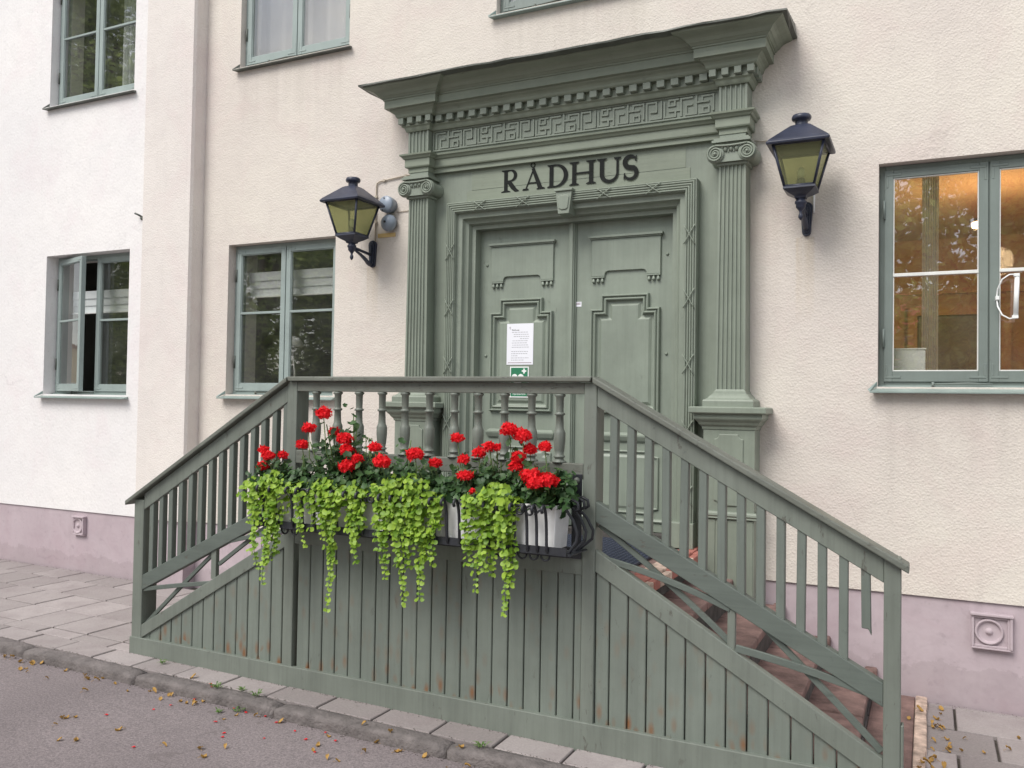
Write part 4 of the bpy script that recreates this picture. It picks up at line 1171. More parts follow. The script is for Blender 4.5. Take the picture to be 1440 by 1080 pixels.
# ------------------------------------------------------------------ railing
rl = empty('stair_railing', (-2.4, -1.58, -.05), 'weathered green wooden stair railing with boarded front and turned balusters', 'railing')
YF = -1.60
def post(x0, x1, z0, z1, y0=YF-.005, y1=YF+.062, lab=None):
    mb = MB(); mb.box(x0, x1, y0, y1, z0, z1); o = mb.build('post', M['fence'], rl, bev=.005)
    if lab: tag(o, lab)
post(-4.600, -4.514, -.04, .945, YF-.005, YF+.115); post(-3.361, -3.290, .04, 1.708, YF-.005, YF+.105); post(-1.512, -1.445, .04, 1.708, YF-.005, YF+.105); post(-.166, -.100, -.07, .985, YF-.006, YF+.07)
post(-.100, -.088, -.07, .30, YF-.004, YF+.05)
def slope(p, q, h, y0, y1, name, mat, bev=.004, drop=0):
    """sloping board: p, q its top edge, h its upright depth"""
    mb = MB(); mb.prism_xz([(p[0], p[1]), (q[0], q[1]), (q[0], q[1]-h), (p[0], p[1]-h)], y0, y1)
    return mb.build(name, mat, rl, bev=bev)
# caps
M['railh'] = M['rail']
mb = MB(); mb.prism_xz([(-3.345, 1.736), (-1.462, 1.738), (-1.472, 1.711), (-3.335, 1.709)], YF-.036, YF+.080); mb.build('handrail', M['rail'], rl, bev=.006)
slope((-3.3465, 1.735), (-4.655, .935), .030, YF-.036, YF+.080, 'handrail', M['rail'], .006)
slope((-1.4605, 1.737), (-.070, .960), .032, YF-.036, YF+.080, 'handrail', M['rail'], .006)
# fascias under the caps
mb = MB(); mb.box(-3.290, -1.512, YF-.002, YF+.034, 1.652, 1.708); mb.build('top_rail', M['rail'], rl, bev=.003)
slope((-3.361, 1.692), (-4.516, .986), .105, YF-.002, YF+.034, 'top_rail', M['fence'])
slope((-1.445, 1.692), (-.166, .977), .100, YF-.002, YF+.034, 'top_rail', M['fence'])
mb = MB(); mb.box(-3.290, -1.512, YF-.004, YF+.040, 1.236, 1.312); mb.build('bottom_rail', M['rail'], rl, bev=.004)
slope((-3.361, 1.048), (-4.516, .466), .095, YF-.003, YF+.045, 'bottom_rail', M['rail_dark'])
slope((-1.445, 1.134), (-.166, .462), .100, YF-.003, YF+.050, 'bottom_rail', M['rail_dark'])
slope((-3.361, .830), (-4.575, .116), .085, YF-.001, YF+.040, 'panel_rail', M['fence'])
slope((-1.445, .900), (-.166, .150), .105, YF-.001, YF+.045, 'panel_rail', M['fence'])
mb = MB(); mb.prism_xz([(-3.290, .880), (-1.512, .880), (-1.512, .772), (-3.290, .772)], YF+.000, YF+.035); mb.build('panel_rail', M['fence'], rl, bev=.004)
mb = MB(); mb.prism_xz([(-4.610, .068), (-.166, .068), (-.166, -.090), (-4.610, -.050)], YF-.010, YF+.02); bb = mb.build('base_board', M['fence'], rl, bev=.004)
# slats and balusters
for i in range(14):
    for side in (0, 1):
        if side == 0:
            x = -4.473+.0827*i; zt = 1.692+(x+3.361)*.6112-.10; zb = 1.048+(x+3.361)*.504-.004; w = .036
        else:
            x = -1.380+.0865*i; zt = 1.692-(x+1.445)*.559-.095; zb = 1.134-(x+1.445)*.5254-.012; w = .037
            if i == 13: zb = .672
        mb = MB()
        y0, y1 = YF+.004, YF+.044
        if side == 1 and i == 13:
            mb.prism_xz([(x, zt+.02), (x+w, zt), (x+w+.004, zb+.012), (x+w+.006, zb-.022), (x+w-.006, zb+.004), (x+.004, zb+.006)], y0, y1)
        else:
            j = random.uniform(-.002, .002)
            mb.prism_xz([(x+j, zt+.02), (x+w+j, zt+.02), (x+w-j, zb-.01), (x-j, zb-.01)], y0, y1)
        o = mb.build('slat', M['slat'], rl, bev=.003, seg=1)
        if side == 1 and i == 13: tag(o, 'slat broken off short above the lower rail')
bp = [(.018, .340), (.030, .338), (.031, .330), (.022, .322), (.0205, .25), (.0205, .248), (.029, .244), (.029, .236), (.0205, .232), (.0225, .18), (.024, .165), (.029, .155), (.0325, .145), (.0325, .11),
      (.028, .06), (.023, .038), (.026, .036), (.032, .032), (.032, .026), (.024, .022), (.026, .012), (.040, .006), (.040, 0)]
bx = [-3.165, -3.013, -2.865, -2.710, -2.560, -2.405, -2.250, -2.108, -1.955, -1.802, -1.648]
mb = MB(); mb.lathe([(r*.9, z) for r, z in bp], (0, 0, 0), 'z', 14)
b0 = mb.build('baluster', M['fence'], None)
for i, x in enumerate(bx):
    o = b0 if i == 0 else b0.copy()
    if i: COL.objects.link(o)
    o.parent = rl; o.location = Vector((x, YF+.018, 1.312))-wloc(rl); o.rotation_euler = (0, 0, i*1.3)
# boards
gm = [-3.290, -3.27, -3.18, -3.09, -2.999, -2.906, -2.818, -2.726, -2.638, -2.551, -2.459, -2.368, -2.278, -2.188, -2.096, -2.004, -1.914, -1.824, -1.733, -1.644, -1.556, -1.512]
gr = [-1.445, -1.372, -1.280, -1.188, -1.094, -1.003, -.910, -.817, -.723, -.631, -.535, -.441, -.347, -.253, -.166]
gl = [-4.514, -4.452, -4.357, -4.268, -4.180, -4.088, -4.0, -3.910, -3.822, -3.732, -3.643, -3.555, -3.466, -3.379, -3.361]
for nm, g, ft in (('middle', gm, lambda x: .80), ('right', gr, lambda x: .86-(x+1.445)*.586), ('left', gl, lambda x: .80+(x+3.361)*.588)):
    mb = MB()
    for a, b in zip(g[:-1], g[1:]):
        if b-a < .025: continue
        a1, b1 = a+.0030, b-.0030; y0 = YF+.012+random.uniform(-.0015, .0015)
        za, zb = max(ft(a1), .062), max(ft(b1), .062); c = .004
        vs = []
        for (x, za_) in ((a1, za), (a1+c, za), (b1-c, zb), (b1, zb)):
            yy = y0 if x in (a1+c, b1-c) else y0+c
            vs += [(x, yy, .055), (x, yy, za_)]
        vs += [(b1, y0+.02, .055), (b1, y0+.02, zb), (a1, y0+.02, .055), (a1, y0+.02, za)]
        n = 6; mb.add(vs, [(2*i, (2*i+2) % 12, (2*i+3) % 12, 2*i+1) for i in range(6)])
    mb.build('board_panel', M['board'], rl)
# cross braces under the bottom rails
def brace(p, q, sag, w, y, th=.018):
    mb = MB(); n = 9; T = []; B = []
    d = Vector((q[0]-p[0], q[1]-p[1])); L = d.length; t = d/L; nn = Vector((-t.y, t.x))
    if nn.y < 0: nn = -nn
    for i in range(n):
        s = i/(n-1); c = Vector(p)+d*s+nn*sag*4*s*(1-s); T.append(tuple(c+nn*w/2)); B.append(tuple(c-nn*w/2))
    P = T+B[::-1]
    vs = [(a, y, b) for a, b in P]+[(a, y+th, b) for a, b in P]; m_ = len(P); fs = []
    for i in range(n-1):
        fs.append((i, i+1, m_-2-i, m_-1-i)); fs.append((m_+i, m_+i+1, 2*m_-2-i, 2*m_-1-i))
    fs += [(i, (i+1) % m_, (i+1) % m_+m_, i+m_) for i in range(m_)]
    mb.add(vs, fs); mb.build('brace', M['rail_dark'], rl, bev=.002, seg=1)
def up_(x0, x1, z0, z1):
    mb = MB(); mb.box(x0, x1, YF+.008, YF+.038, z0, z1); mb.build('short_post', M['fence'], rl, bev=.003)
up_(-.812, -.777, .50, .74); up_(-3.940, -3.900, .50, .72)
brace((-1.435, 1.02), (-.800, .535), .012, .026, YF+.022); brace((-1.44, .865), (-.800, .690), .018, .028, YF+.003)
brace((-.775, .735), (-.172, .170), .004, .028, YF+.022); brace((-.775, .520), (-.168, .395), .010, .032, YF+.003)
brace((-4.508, .150), (-3.925, .665), .004, .024, YF+.022); brace((-4.510, .375), (-3.930, .475), .004, .026, YF+.003)
brace((-3.895, .590), (-3.365, .955), .003, .024, YF+.022); brace((-3.90, .715), (-3.365, .840), .004, .026, YF+.003)

# ------------------------------------------------------------------ iron basket and planters
bk = empty('planter_basket', (-2.42, -1.62, .86), 'black wrought iron basket with curled bars bolted to the railing front', 'basket')
mb = MB()
for x0, x1 in ((-1.565, -1.514), (-3.385, -3.345)):
    mb.box(x0, x1, YF-.014, YF-.0055, .850, 1.262)
    for z in (.885, 1.230): mb.lathe([(.017, 0), (.014, -.006), (.007, -.011)], ((x0+x1)/2, YF-.014, z), 'y', 14, 1)
mb.box(-3.345, -1.565, YF-.018, YF-.006, .850, .905); mb.box(-3.345, -1.565, YF-.016, YF-.006, 1.13, 1.155)
mb.build('back_strap', [M['iron'], M['metal']], bk, bev=.002)
mb = MB()
yb0 = -1.832
mb.box(-3.36, -1.50, yb0-.004, yb0+.004, .898, .935)
for x in (-3.36, -2.9, -2.42, -1.95, -1.505): mb.box(x, x+.025, yb0+.004, YF-.016, .898, .904)
mb.box(-3.36, -1.50, -1.73, -1.705, .899, .905)
mb.build('floor_strap', M['iron'], bk)
def hoop(x, lean=0):
    mb = MB(); P = [(-1.825, .904), (-1.840, .915), (-1.846, .95), (-1.848, 1.00), (-1.852, 1.05), (-1.860, 1.09), (-1.873, 1.118), (-1.889, 1.130), (-1.904, 1.124), (-1.909, 1.110), (-1.901, 1.100)]
    mb.tube([(x+lean*(z-.9), y, z) for y, z in P], .0078, 8); mb.build('curled_bar', M['iron'], bk)
xs = [-3.30, -3.215, -3.10, -3.03, -2.95, -2.80, -2.72, -2.64, -2.50, -2.43, -2.36, -2.20, -2.13, -2.06, -1.90, -1.83, -1.76, -1.695, -1.645, -1.595]
for x in xs: hoop(x)
def scroll(x, z, s, y, par, tail=.0):
    mb = MB(); P = []
    for i in range(22):
        a = -.6+i/21*2*math.pi*1.35; r = .030*(1-.65*i/21); P.append((x+s*(-r*math.cos(a)), y, z+r*math.sin(a)))
    P = [(x-s*.06, y, z+.018+tail)]+P
    mb.tube(P, .0055, 7); mb.build('scroll', M['iron'], par)
for x, s in ((-3.0, 1), (-2.87, -1), (-2.57, 1), (-2.28, 1), (-1.99, 1), (-1.86, -1), (-1.725, 1), (-1.67, -1)): scroll(x, 1.10, s, -1.872, bk)
for x in (-3.26, -3.19, -3.12, -1.86, -1.80, -1.74, -1.68, -1.62): 
    mb = MB(); mb.tube([(x+.022*math.cos(a*math.pi/8), -1.80, .885+.022*math.sin(a*math.pi/8)) for a in range(17)], .005, 6); mb.build('ring', M['iron'], bk)
for y, bl in ((-1.775, .02), (-1.70, .035), (-1.645, .05)):   # curled bars at the two ends
    for s_, xe in ((1, -1.515), (-1, -3.355)):
        mb = MB(); P = [(-.02, .895), (.005, .905), (.02+bl, .96), (.025+bl, 1.0), (.01+bl*.6, 1.06), (-.02, 1.115), (-.015, 1.142), (.015, 1.155), (.045, 1.142), (.050, 1.115), (.030, 1.102)]
        mb.tube([(xe+s_*a, y, z) for a, z in P], .0075, 8); mb.build('curled_bar', M['iron'], bk)
labs = ['leftmost white planter box in the iron basket, hidden behind lime creeper', 'middle white planter box in the iron basket', 'rightmost white planter box in the iron basket with its stained end visible']
for k, (a, b) in enumerate(((-3.325, -2.76), (-2.745, -2.18), (-2.165, -1.565))):
    t = empty('planter_box', ((a+b)/2, -1.72, .91), labs[k], 'planter', 'white planter boxes in the iron basket')
    mb = MB(); y0, y1 = -1.812, -1.632; i_ = .012
    L = [((a+i_, b-i_), (y0+.014, y1-.01), .912), ((a, b), (y0, y1), 1.108), ((a-.006, b+.006), (y0-.006, y1+.004), 1.110), ((a-.006, b+.006), (y0-.006, y1+.004), 1.125), ((a+.012, b-.012), (y0+.012, y1-.012), 1.126), ((a+.016, b-.016), (y0+.016, y1-.016), 1.06)]
    vs = []; fs = [(0, 1, 2, 3)]
    for (xa, xb), (ya, yb_), z in L: vs += [(xa, ya, z), (xb, ya, z), (xb, yb_, z), (xa, yb_, z)]
    for i in range(len(L)-1):
        for q in range(4): fs.append((4*i+q, 4*i+(q+1) % 4, 4*i+4+(q+1) % 4, 4*i+4+q))
    mb.add(vs, fs); mb.build('box_shell', M['white'], t, bev=.003)
    mb = MB(); mb.box(a+.017, b-.017, y0+.017, y1-.017, .93, 1.095); mb.build('soil', M['soil'], t)

# ------------------------------------------------------------------ plants
def leaf_disc(mb, c, nrm, r, n=9, scal=.12, cup=.25, rnd=random, fold=.0):
    nrm = Vector(nrm).normalized(); a = nrm.cross(Vector((rnd.uniform(-1, 1), rnd.uniform(-1, 1), rnd.uniform(-1, 1))))
    if a.length < .01: a = nrm.orthogonal()
    a.normalize(); b = nrm.cross(a); c = Vector(c)
    vs = [c-nrm*r*cup]
    for i in range(n):
        th = 2*math.pi*i/n; rr = r*(1-scal*(i % 2))*rnd.uniform(.92, 1.06)
        if i == 0: rr *= .45
        vs.append(c+a*rr*math.cos(th)+b*rr*math.sin(th)+nrm*r*rnd.uniform(-.06, .10))
    mb.add(vs, [(0, i+1, (i+1) % n+1) for i in range(n)], 0, True)
BLOOMS= [(-2.893, -1.859, 1.533, 0.038), (-3.014, -1.831, 1.45, 0.031), (-3.077, -1.804, 1.358, 0.031), (-3.334, -1.826, 1.322, 0.021), (-3.29, -1.834, 1.289, 0.034), (-3.352, -1.804, 1.229, 0.031), (-3.251, -1.757, 1.291, 0.024), (-2.891, -1.768, 1.433, 0.028), (-2.791, -1.811, 1.399, 0.041), (-2.769, -1.82, 1.344, 0.034), (-2.749, -1.832, 1.259, 0.041), (-2.702, -1.815, 1.297, 0.028), (-2.584, -1.824, 1.362, 0.031), (-2.507, -1.87, 1.294, 0.041), (-2.313, -1.861, 1.338, 0.041), (-2.259, -1.757, 1.288, 0.031), (-2.127, -1.765, 1.423, 0.028), (-2.003, -1.767, 1.353, 0.031), (-2.087, -1.768, 1.318, 0.024), (-2.047, -1.823, 1.242, 0.034), (-1.921, -1.812, 1.389, 0.024), (-1.893, -1.784, 1.386, 0.017), (-1.814, -1.814, 1.475, 0.041), (-1.75, -1.803, 1.45, 0.038), (-1.727, -1.761, 1.381, 0.031), (-1.617, -1.832, 1.401, 0.031), (-1.776, -1.785, 1.346, 0.028), (-1.789, -1.78, 1.3, 0.031), (-1.687, -1.834, 1.265, 0.041), (-1.651, -1.864, 1.229, 0.038), (-1.594, -1.837, 1.246, 0.041), (-1.996, -1.832, 1.166, 0.017), (-2.779, -1.756, 1.314, 0.031)]
# geranium plants: crown centre x, height of the leafy mound, extra leafy shoots
PL = [(-3.24, 1.20, .17, 'geranium at the left end of the basket with small clustered red blooms'),
      (-2.83, 1.30, .17, 'tallest geranium with a diagonal chain of red blooms near the left railing post'),
      (-2.50, 1.23, .16, 'geranium with two low red blooms in the left middle of the basket'),
      (-2.22, 1.22, .16, 'geranium behind the centre of the lime creeper with one big bloom on its left'),
      (-1.96, 1.25, .15, 'geranium with scattered small red blooms right of the basket middle'),
      (-1.68, 1.22, .15, 'geranium at the right end of the basket with three large blooms pressed together')]
rnd = random.Random(21)
for pi, (px, pz, hw, lab) in enumerate(PL):
    t = empty('geranium', (px, -1.72, 1.09), lab, 'flowering plant', 'red geraniums in the planter boxes')
    mine = [b for b in BLOOMS if min(range(len(PL)), key=lambda i: abs(PL[i][0]-b[0])) == pi]
    lm_ = MB(); sm_ = MB()
    shoots = [(px+rnd.uniform(-hw, hw), rnd.uniform(-1.80, -1.64), pz+rnd.uniform(-.05, .05)) for _ in range(16)]
    shoots += [(b[0]+rnd.uniform(-.02, .02), b[1]+.03, b[2]-rnd.uniform(.06, .10)) for b in mine if b[2] > 1.3]
    if pi == 1: shoots += [(-2.815, -1.70, 1.52), (-2.79, -1.70, 1.47), (-2.83, -1.72, 1.44), (-2.80, -1.70, 1.42), (-2.85, -1.75, 1.36), (-2.78, -1.76, 1.38)]
    if pi == 2: shoots += [(-2.43, -1.72, 1.40), (-2.42, -1.74, 1.34)]
    if pi == 5: shoots += [(-1.56, -1.80, 1.30), (-1.53, -1.78, 1.27), (-1.60, -1.78, 1.26)]
    for (sx_, sy_, sz_) in shoots:
        base = (px+(sx_-px)*.6, -1.72, 1.09)
        mid = ((base[0]+sx_)/2+rnd.uniform(-.02, .02), (base[1]+sy_)/2, (base[2]+sz_)/2+.01)
        sm_.tube([base, mid, (sx_, sy_, sz_)], [.005, .0045, .003], 5)
        for k in range(16):
            tt = rnd.uniform(.25, 1.05); c = Vector(base).lerp(Vector((sx_, sy_, sz_)), tt)+Vector((rnd.gauss(0, .032), rnd.gauss(-.01, .032), rnd.gauss(0, .022)))
            leaf_disc(lm_, c, (rnd.uniform(-.7, .7), rnd.uniform(-1.1, .1), rnd.uniform(.3, 1.1)), rnd.uniform(.011, .027), 11, .16, .3, rnd)
    for _ in range(210):   # low skirt of leaves over the box rim
        c = (px+rnd.uniform(-hw-.03, hw+.03), rnd.uniform(-1.86, -1.64), 1.12+abs(rnd.gauss(0, .05)))
        leaf_disc(lm_, c, (rnd.uniform(-.7, .7), rnd.uniform(-1.2, -.1), rnd.uniform(.2, 1)), rnd.uniform(.012, .028), 11, .16, .3, rnd)
    bud = MB()
    for _ in range(4):
        q = Vector((px+rnd.uniform(-hw, hw), rnd.uniform(-1.80, -1.68), pz+rnd.uniform(.03, .12))); sm_.tube([(q.x*.8+px*.2, -1.72, 1.15), tuple(q)], .0022, 5)
        for k in range(7):
            o_ = Vector((rnd.gauss(0, .008), rnd.gauss(0, .008), rnd.uniform(-.012, .006))); bud.tube([q+o_, q+o_*1.6+Vector((0, 0, -.008))], [.0035, .0015], 5)
    bud.build('buds', M['stem'], t)
    lm_.build('leaves', M['leaf_ger'], t, smooth=True)
    for (bx_, by_, bz_, br) in mine:
        br *= .93
        sm_.tube([(px+(bx_-px)*.7, -1.72, 1.12), (bx_+rnd.uniform(-.015, .015), by_+.03, (1.12+bz_)/2), (bx_, by_, bz_-br*.3)], .0028, 5)
        sxx, szz = rnd.uniform(.85, 1.2), rnd.uniform(.75, 1.05)
        fb = MB(); nf = int(46*(br/.035)**1.5)
        for k in range(nf):
            ph = math.acos(1-2*((k+.5)/nf)*.86); th = k*2.39996
            dr = Vector((math.sin(ph)*math.cos(th), math.sin(ph)*math.sin(th), math.cos(ph)*.85))
            cc = Vector((bx_, by_, bz_))+Vector((dr.x*sxx, dr.y, dr.z*szz))*br*rnd.uniform(.55, 1.12)
            a = dr.orthogonal().normalized(); b = dr.cross(a).normalized(); s0 = rnd.uniform(0, 6.28)
            for q in range(5):
                an = s0+q*1.2566+rnd.uniform(-.2, .2); u = a*math.cos(an)+b*math.sin(an); w = dr.cross(u)
                L_ = .0155*rnd.uniform(.8, 1.2); tip = rnd.uniform(-.3, .9)
                fb.add([cc, cc+u*L_*.6+w*L_*.42+dr*L_*.25, cc+u*L_*1.05+dr*L_*tip, cc+u*L_*.6-w*L_*.42+dr*L_*.25], [(0,1,2,3)], 0, False)
        fb.build('flower_head', M['petal'], t)
    sm_.build('stems', M['stem'], t)

STRANDS= [(-3.34, 1.097, -3.332, 0.668), (-3.3, 1.123, -3.361, 0.783), (-3.254, 1.125, -3.274, 0.589), (-3.203, 1.105, -3.257, 0.715), (-3.369, 1.056, -3.386, 0.918), (-3.158, 1.089, -3.164, 0.954), (-3.031, 1.077, -3.033, 0.812), (-2.935, 1.083, -2.964, 0.912), (-2.898, 1.123, -2.855, 0.716), (-2.852, 1.126, -2.849, 0.493), (-2.804, 1.092, -2.808, 0.869), (-2.772, 1.075, -2.791, 0.944), (-2.703, 1.08, -2.711, 0.84), (-2.65, 1.101, -2.664, 0.764), (-2.636, 1.066, -2.632, 0.92), (-2.504, 1.11, -2.494, 0.698), (-2.461, 1.113, -2.475, 0.789), (-2.418, 1.116, -2.376, 0.579), (-2.387, 1.082, -2.364, 0.8), (-2.346, 1.12, -2.346, 0.766), (-2.3, 1.123, -2.276, 0.612), (-2.27, 1.09, -2.263, 0.774), (-2.238, 1.127, -2.214, 0.797), (-2.188, 1.095, -2.207, 0.85), (-1.988, 1.092, -2.014, 0.816), (-1.957, 1.111, -1.969, 0.906), (-1.931, 1.129, -1.957, 0.693), (-1.903, 1.097, -1.905, 0.81), (-1.873, 1.133, -1.874, 0.773), (-1.835, 1.136, -1.814, 0.819), (-1.808, 1.121, -1.791, 0.601), (-1.775, 1.14, -1.771, 0.94), (-2.449, 1.15, -2.443, 0.899), (-2.322, 1.157, -2.315, 0.84), (-3.227, 1.065, -3.228, 0.756), (-2.527, 1.145, -2.534, 0.892)]
CR = [(-3.5, -2.98, 'thick lime green creeper spilling over the left end of the basket'),
      (-2.98, -2.74, 'narrow lime green creeper whose single strand hangs lowest left of centre'),
      (-2.74, -2.58, 'thinnest lime green creeper, second short curtain from the left'),
      (-2.58, -2.10, 'widest lime green creeper hanging in the middle of the basket'),
      (-2.10, -1.70, 'lime green creeper on the right with one long strand trailing to the lowest point')]
rnd = random.Random(5)
for (a, b, lab) in CR:
    ss = [s for s in STRANDS if a <= s[0] < b]; cx_ = sum(s[0] for s in ss)/len(ss)
    t = empty('trailing_creeper', (cx_, -1.80, 1.10), lab, 'trailing plant', 'lime green creepers hanging from the planter boxes')
    lv = MB(); stm = MB()
    def leafpair(c, r):
        for s_ in (-1, 1):
            off = Vector((s_*rnd.uniform(.5, 1)*r, rnd.uniform(-.9, .4)*r, rnd.uniform(-.2, .3)*r))
            leaf_disc(lv, Vector(c)+off, (s_*rnd.uniform(-.1, .7), -1+rnd.uniform(-.2, .5), rnd.uniform(.1, 1.0)), r*rnd.uniform(.75, 1.15), 8, .0, .18, rnd)
    allS = list(ss)
    for s in ss:
        for k in range(2 if a > -2.75 and b < -2.5 else 1): allS.append((s[0]+rnd.uniform(-.05, .05), s[1]+rnd.uniform(-.01, .03), s[2]+rnd.uniform(-.05, .05), s[3]+(s[1]-s[3])*rnd.uniform(.2, .6)))
    for (x0, z0, x1, z1) in allS:
        y0 = rnd.uniform(-1.90, -1.855); P = [((x0+cx_)/2, -1.76, z0+.005), ((x0*3+cx_)/4, -1.83, z0+.045)]
        L_ = z0-z1; n = max(3, int(L_/.026)); ph = rnd.uniform(0, 6.28)
        for i in range(n+1):
            u = i/n; P.append((x0+(x1-x0)*u+.007*math.sin(ph+u*7)*(.4+u), y0+.012*math.sin(ph*1.3+u*5)+(.03*(u) if True else 0), z0+.02-(L_+.02)*u))
        stm.tube(P, .0017, 4, caps=False)
        for i, p in enumerate(P):
            u = max(0, (i-2)/n); r = .0172*(1-.24*u)
            leafpair(p, r*rnd.uniform(.65, 1.2))
            if u < .78 and rnd.random() < .85: leafpair(Vector(p)+Vector((rnd.uniform(-.02, .02), rnd.uniform(-.015, .015), rnd.uniform(-.01, .01))), r)
    w = (max(s[0] for s in ss)-min(s[0] for s in ss))/2+.04
    for _ in range(int(210*w/.2)):
        c = (cx_+rnd.uniform(-w, w), rnd.uniform(-1.89, -1.76), 1.105+abs(rnd.gauss(0, .024)))
        leaf_disc(lv, c, (rnd.uniform(-.6, .6), -rnd.uniform(.2, 1), rnd.uniform(.3, 1)), rnd.uniform(.010, .017), 8, .0, .18, rnd)
    lv.build('leaves', M['leaf_lime'], t, smooth=True); stm.build('stems', M['stem'], t)

# ------------------------------------------------------------------ litter on the ground
LEAVES= [(-5.28, -1.9), (-5.02, -2.06), (-5.01, -2.03), (-4.73, -2.09), (-5.02, -1.92), (-4.77, -1.92), (-4.57, -1.96), (-4.52, -1.98), (-4.46, -1.92), (-4.35, -2.12), (-4.1, -2.45), (-4.05, -2.41), (-4.04, -2.53), (-3.85, -2.65), (-3.78, -2.61), (-3.35, -2.45), (-3.89, -1.83), (-4.04, -1.94), (-4.0, -1.94), (-3.65, -1.91), (-3.36, -2.05), (-3.24, -1.94), (-3.07, -1.92), (-3.09, -2.45), (-3.08, -2.32), (-2.69, -2.14), (-2.71, -2.08), (-2.57, -2.18), (-3.18, -2.39), (-3.71, -2.42), (-3.87, -1.92), (-2.51, -2.18), (-5.36, -1.94), (-4.94, -2.07), (-3.87, -1.78), (-4.08, -2.44), (-2.58, -1.88), (-2.41, -1.89), (-2.33, -1.95), (-2.46, -2.04), (-2.18, -1.91), (-2.01, -1.88), (-1.94, -1.86), (-2.48, -1.91), (-2.32, -1.82), (0.17, -0.54), (0.15, -0.72), (0.25, -0.69), (0.36, -0.6), (-0.09, -0.42), (0.42, -0.39)]
PETALS= [(-3.94, -2.31), (-3.37, -2.1), (-3.19, -2.23), (-3.22, -2.19), (-3.0, -2.14), (-3.33, -1.92), (-3.09, -1.95), (-3.2, -1.91), (-2.81, -2.05), (-2.67, -1.99), (-3.79, -2.13), (-3.7, -1.81), (-3.66, -1.84), (-3.72, -1.91), (-2.78, -1.93), (-3.76, -2.04), (-3.43, -1.9), (-3.47, -2.53), (-2.93, -1.99), (-2.67, -2.15)]
rnd = random.Random(14)
for i in range(26): LEAVES.append((rnd.uniform(.012, .10) if i < 22 else rnd.uniform(-.05, .01), rnd.uniform(-1.15, -.06)))
for i in range(16): LEAVES.append((rnd.uniform(-5.4, -1.8), KY-.115-abs(rnd.gauss(0, .03))))
def dry_leaf_mesh(seed):
    r_ = random.Random(seed); mb = MB(); L_ = .030; w = .011+r_.uniform(-.002, .004); vs = []; n = 6
    for i in range(n+1):
        u = i/n; ww = w*math.sin(math.pi*min(.97, max(.05, u)))**.8; cz = .006+.010*math.sin(u*3+seed)
        vs += [(u*L_-.015, -ww, cz+.006+r_.uniform(0, .004)), (u*L_-.015, 0, cz), (u*L_-.015, ww, cz+.007+r_.uniform(0, .004))]
    mb.add(vs, [(3*i+k, 3*i+3+k, 3*i+4+k, 3*i+1+k) for i in range(n) for k in (0, 1)], 0, True)
    mb.tube([(-.030, 0, .004), (-.015, 0, .007)], .0009, 4)
    return mb
def surf(x, y):
    if x > -5.7 and -.065 < x < 0.0 and -1.55 < y: return -.043
    if x > -.285 and x <= -.065 and y > -1.55: return -.054
    if y < KY-.075: return gz(x)-.057
    return gz(x)+.004
protos = [dry_leaf_mesh(s).build('fallen_leaf', M['dryleaf']) for s in (1, 2, 3)]
for i, (x, y) in enumerate(LEAVES):
    o = protos[i] if i < 3 else protos[i % 3].copy()
    if i >= 3: COL.objects.link(o)
    if y < -1.79 and y > KY-.11: y = KY-.115 if rnd.random() < .6 else y
    o.location = (x, y, surf(x, y)+.001); o.rotation_euler = (rnd.uniform(-.15, .15), rnd.uniform(-.15, .15), rnd.uniform(0, 6.28)); s = rnd.uniform(.6, 1.2); o.scale = (s, s, s)
    tag(o, 'small curled yellow brown dry leaf lying on the ground', 'fallen leaf', 'fallen leaves on road and pavement')
mb = MB(); mb.add([(-.008, -.005, .002), (.002, -.007, .004), (.009, 0, .003), (.002, .006, .005), (-.007, .005, .002)], [(0, 1, 2, 3, 4)])
p0 = mb.build('fallen_petal', M['petal'])
for i, (x, y) in enumerate(PETALS):
    o = p0 if i == 0 else p0.copy()
    if i: COL.objects.link(o)
    o.location = (x, y, surf(x, y)+.001); o.rotation_euler = (0, 0, rnd.uniform(0, 6.28)); s = rnd.uniform(.8, 1.4); o.scale = (s, s, s)
    tag(o, 'tiny red petal fallen on the ground below the flower basket', 'petal', 'fallen red petals')
for i, (x, y, sc) in enumerate(((-3.62, -1.84, 1.2), (-3.47, -1.80, .8), (-3.335, -1.83, 1.3), (-3.38, -1.93, 1.0), (-4.23, -1.68, .9), (-1.93, -1.83, 1.2), (-3.46, -1.99, .8))):
    mb = MB()
    for k in range(16):
        an = rnd.uniform(0, 6.28); L_ = rnd.uniform(.02, .045)*sc; u = Vector((math.cos(an), math.sin(an), 0)); w = Vector((-u.y, u.x, 0))*.004
        p = Vector((x+rnd.uniform(-.015, .015), y+rnd.uniform(-.01, .01), surf(x, y)))
        mb.add([p, p+u*L_*.5+w+Vector((0, 0, L_*.5)), p+u*L_+Vector((0, 0, L_*.45)), p+u*L_*.5-w+Vector((0, 0, L_*.5))], [(0,1,2,3)])
    tag(mb.build('weed', M['weed']), ['weed tuft in the paving joint, leftmost of the two before the post', 'small weed beside the kerb joint', 'leafy weed in the joint before the railing', 'weed growing between two kerb stones', 'weed at the left corner of the base board', 'weed near the right part of the base board', 'tiny weed at the foot of the kerb'][i], 'weed')

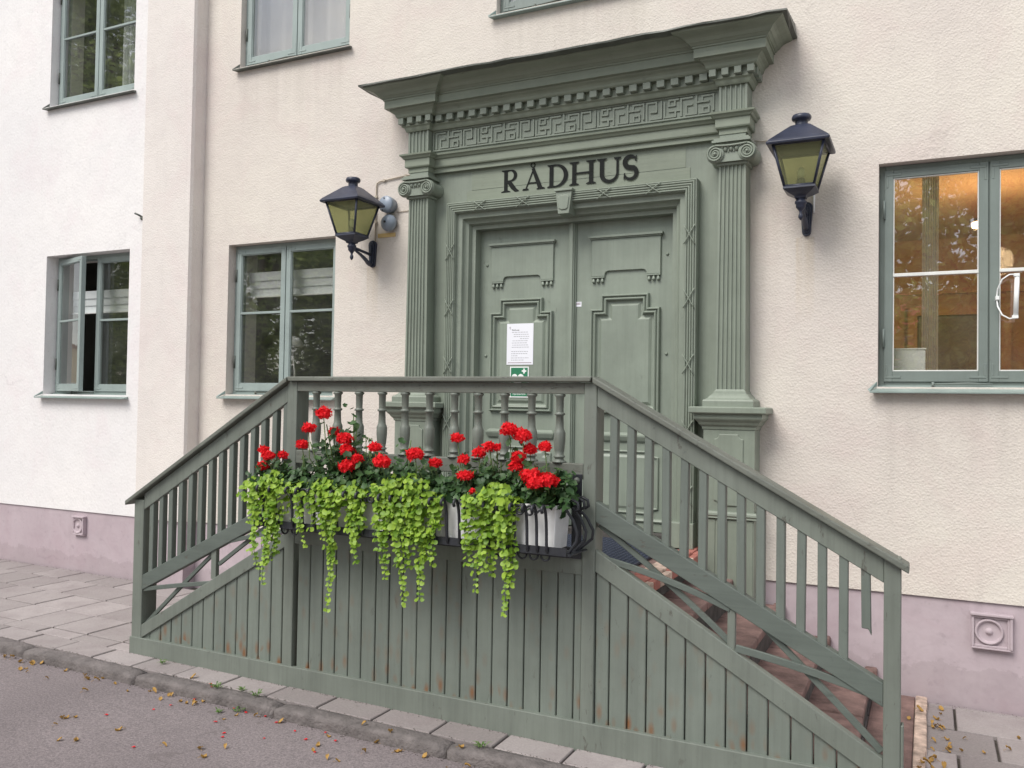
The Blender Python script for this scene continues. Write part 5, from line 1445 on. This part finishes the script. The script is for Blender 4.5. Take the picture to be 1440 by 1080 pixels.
# ------------------------------------------------------------------ across the street (seen in the panes)
def tree(x, y, h, cr, seed, label, zlow=.15, dens=1300, nc=26):
    r_ = random.Random(seed); t = empty('street_tree', (x, y, -.1), label, 'tree', 'leafy trees across the street')
    mb = MB(); mb.tube([(x, y, -.1), (x+.1, y, h*.25), (x-.1, y+.1, h*.5), (x, y, h*.8)], [.28, .22, .15, .06], 10)
    cl_ = []
    for k in range(nc):
        u = r_.random(); zz = h*zlow+h*(1-zlow)*.92*u; wr = math.sin(math.pi*(.18+.72*u))
        a = r_.uniform(0, 6.28); rr = cr*wr*r_.uniform(.2, .85)
        c = Vector((x+rr*math.cos(a), y+rr*math.sin(a), zz)); cl_.append((c, cr*r_.uniform(.30, .52)))
        mb.tube([(x, y, h*.2+(zz-h*.2)*.5), (x+(c.x-x)*.5, y+(c.y-y)*.5, zz-.3), tuple(c)], [.09, .06, .02], 6)
    mb.build('trunk', M['bark'], t)
    lv = MB()
    for c, r0 in cl_:
        for _ in range(dens):
            v = Vector((r_.gauss(0, 1), r_.gauss(0, 1), r_.gauss(0, .75))).normalized()*r0*r_.uniform(.35, 1.1)
            p = c+v; a = Vector((r_.uniform(-1, 1), r_.uniform(-1, 1), r_.uniform(-1, 1))).normalized(); b = a.orthogonal().normalized(); s = r_.uniform(.05, .11)
            lv.add([p-a*s, p+b*s*.6, p+a*s, p-b*s*.6], [(0,1,2,3)])
    lv.build('crown', M['leaf_tree'], t)
tree(-17.5, -13.5, 8.0, 3.4, 1, 'leafy tree far left across the street, seen only in the left panes')
tree(-14.0, -14.5, 7.0, 3.0, 7, 'smaller leafy tree across the street beside the one seen in the left panes')
tree(-21.5, -14.0, 7.5, 3.2, 8, 'low branched tree far left across the street')
tree(-25.5, -14.5, 17.0, 5.0, 2, 'tallest tree far left across the street, seen in the upper panes', .1, 1300, 44)
tree(-31.0, -18.0, 16.0, 5.0, 6, 'farthest tree across the street, behind the tallest one', .2, 900, 30)
tree(1.2, -14.5, 8.5, 3.3, 4, 'leafy tree across the street, seen in the right window', .22, 1100, 20)
tree(6.5, -14.0, 9.5, 3.6, 5, 'leafy tree across the street, rightmost of its row')
def house(x0, x1, y0, y1, h, mat, label):
    t = empty('opposite_house', ((x0+x1)/2, y1, -.1), label, 'house')
    mb = MB(); mb.box(x0, x1, y0, y1, -.1, h); mb.build('walls', mat, t)
    mb = MB(); ym = (y0+y1)/2; vs = [(x0-.4, y0-.4, h), (x1+.4, y0-.4, h), (x1+.4, y1+.4, h), (x0-.4, y1+.4, h), (x0, ym, h+2.6), (x1, ym, h+2.6)]
    mb.add(vs, [(0,1,5,4), (2,3,4,5), (0,4,3), (1,2,5), (0,3,2,1)]); mb.build('roof', M['terra'], t)
    n = int((x1-x0)/2.4)
    for i in range(n):
        for fz in ((1.0, 2.3), (3.6, 4.9)):
            if fz[1] > h-.3: continue
            xc = x0+(i+.5)*(x1-x0)/n; mb = MB(); ring(mb, xc-.5, xc+.5, fz[0], fz[1], .08, y1, y1+.05)
            f = mb.build('window', M['signw'], t); mb = MB(); mb.box(xc-.42, xc+.42, y1-.02, y1+.01, fz[0]+.08, fz[1]-.08); mb.build('pane', M['iron'], f)
house(-3.5, 3.0, -31, -24, 3.2, M['whouse'], 'low white house behind the trees across the street')
house(-60, -46, -17, -5, 4.2, M['yhouse'], 'yellow house with red tiled roof far across the street')
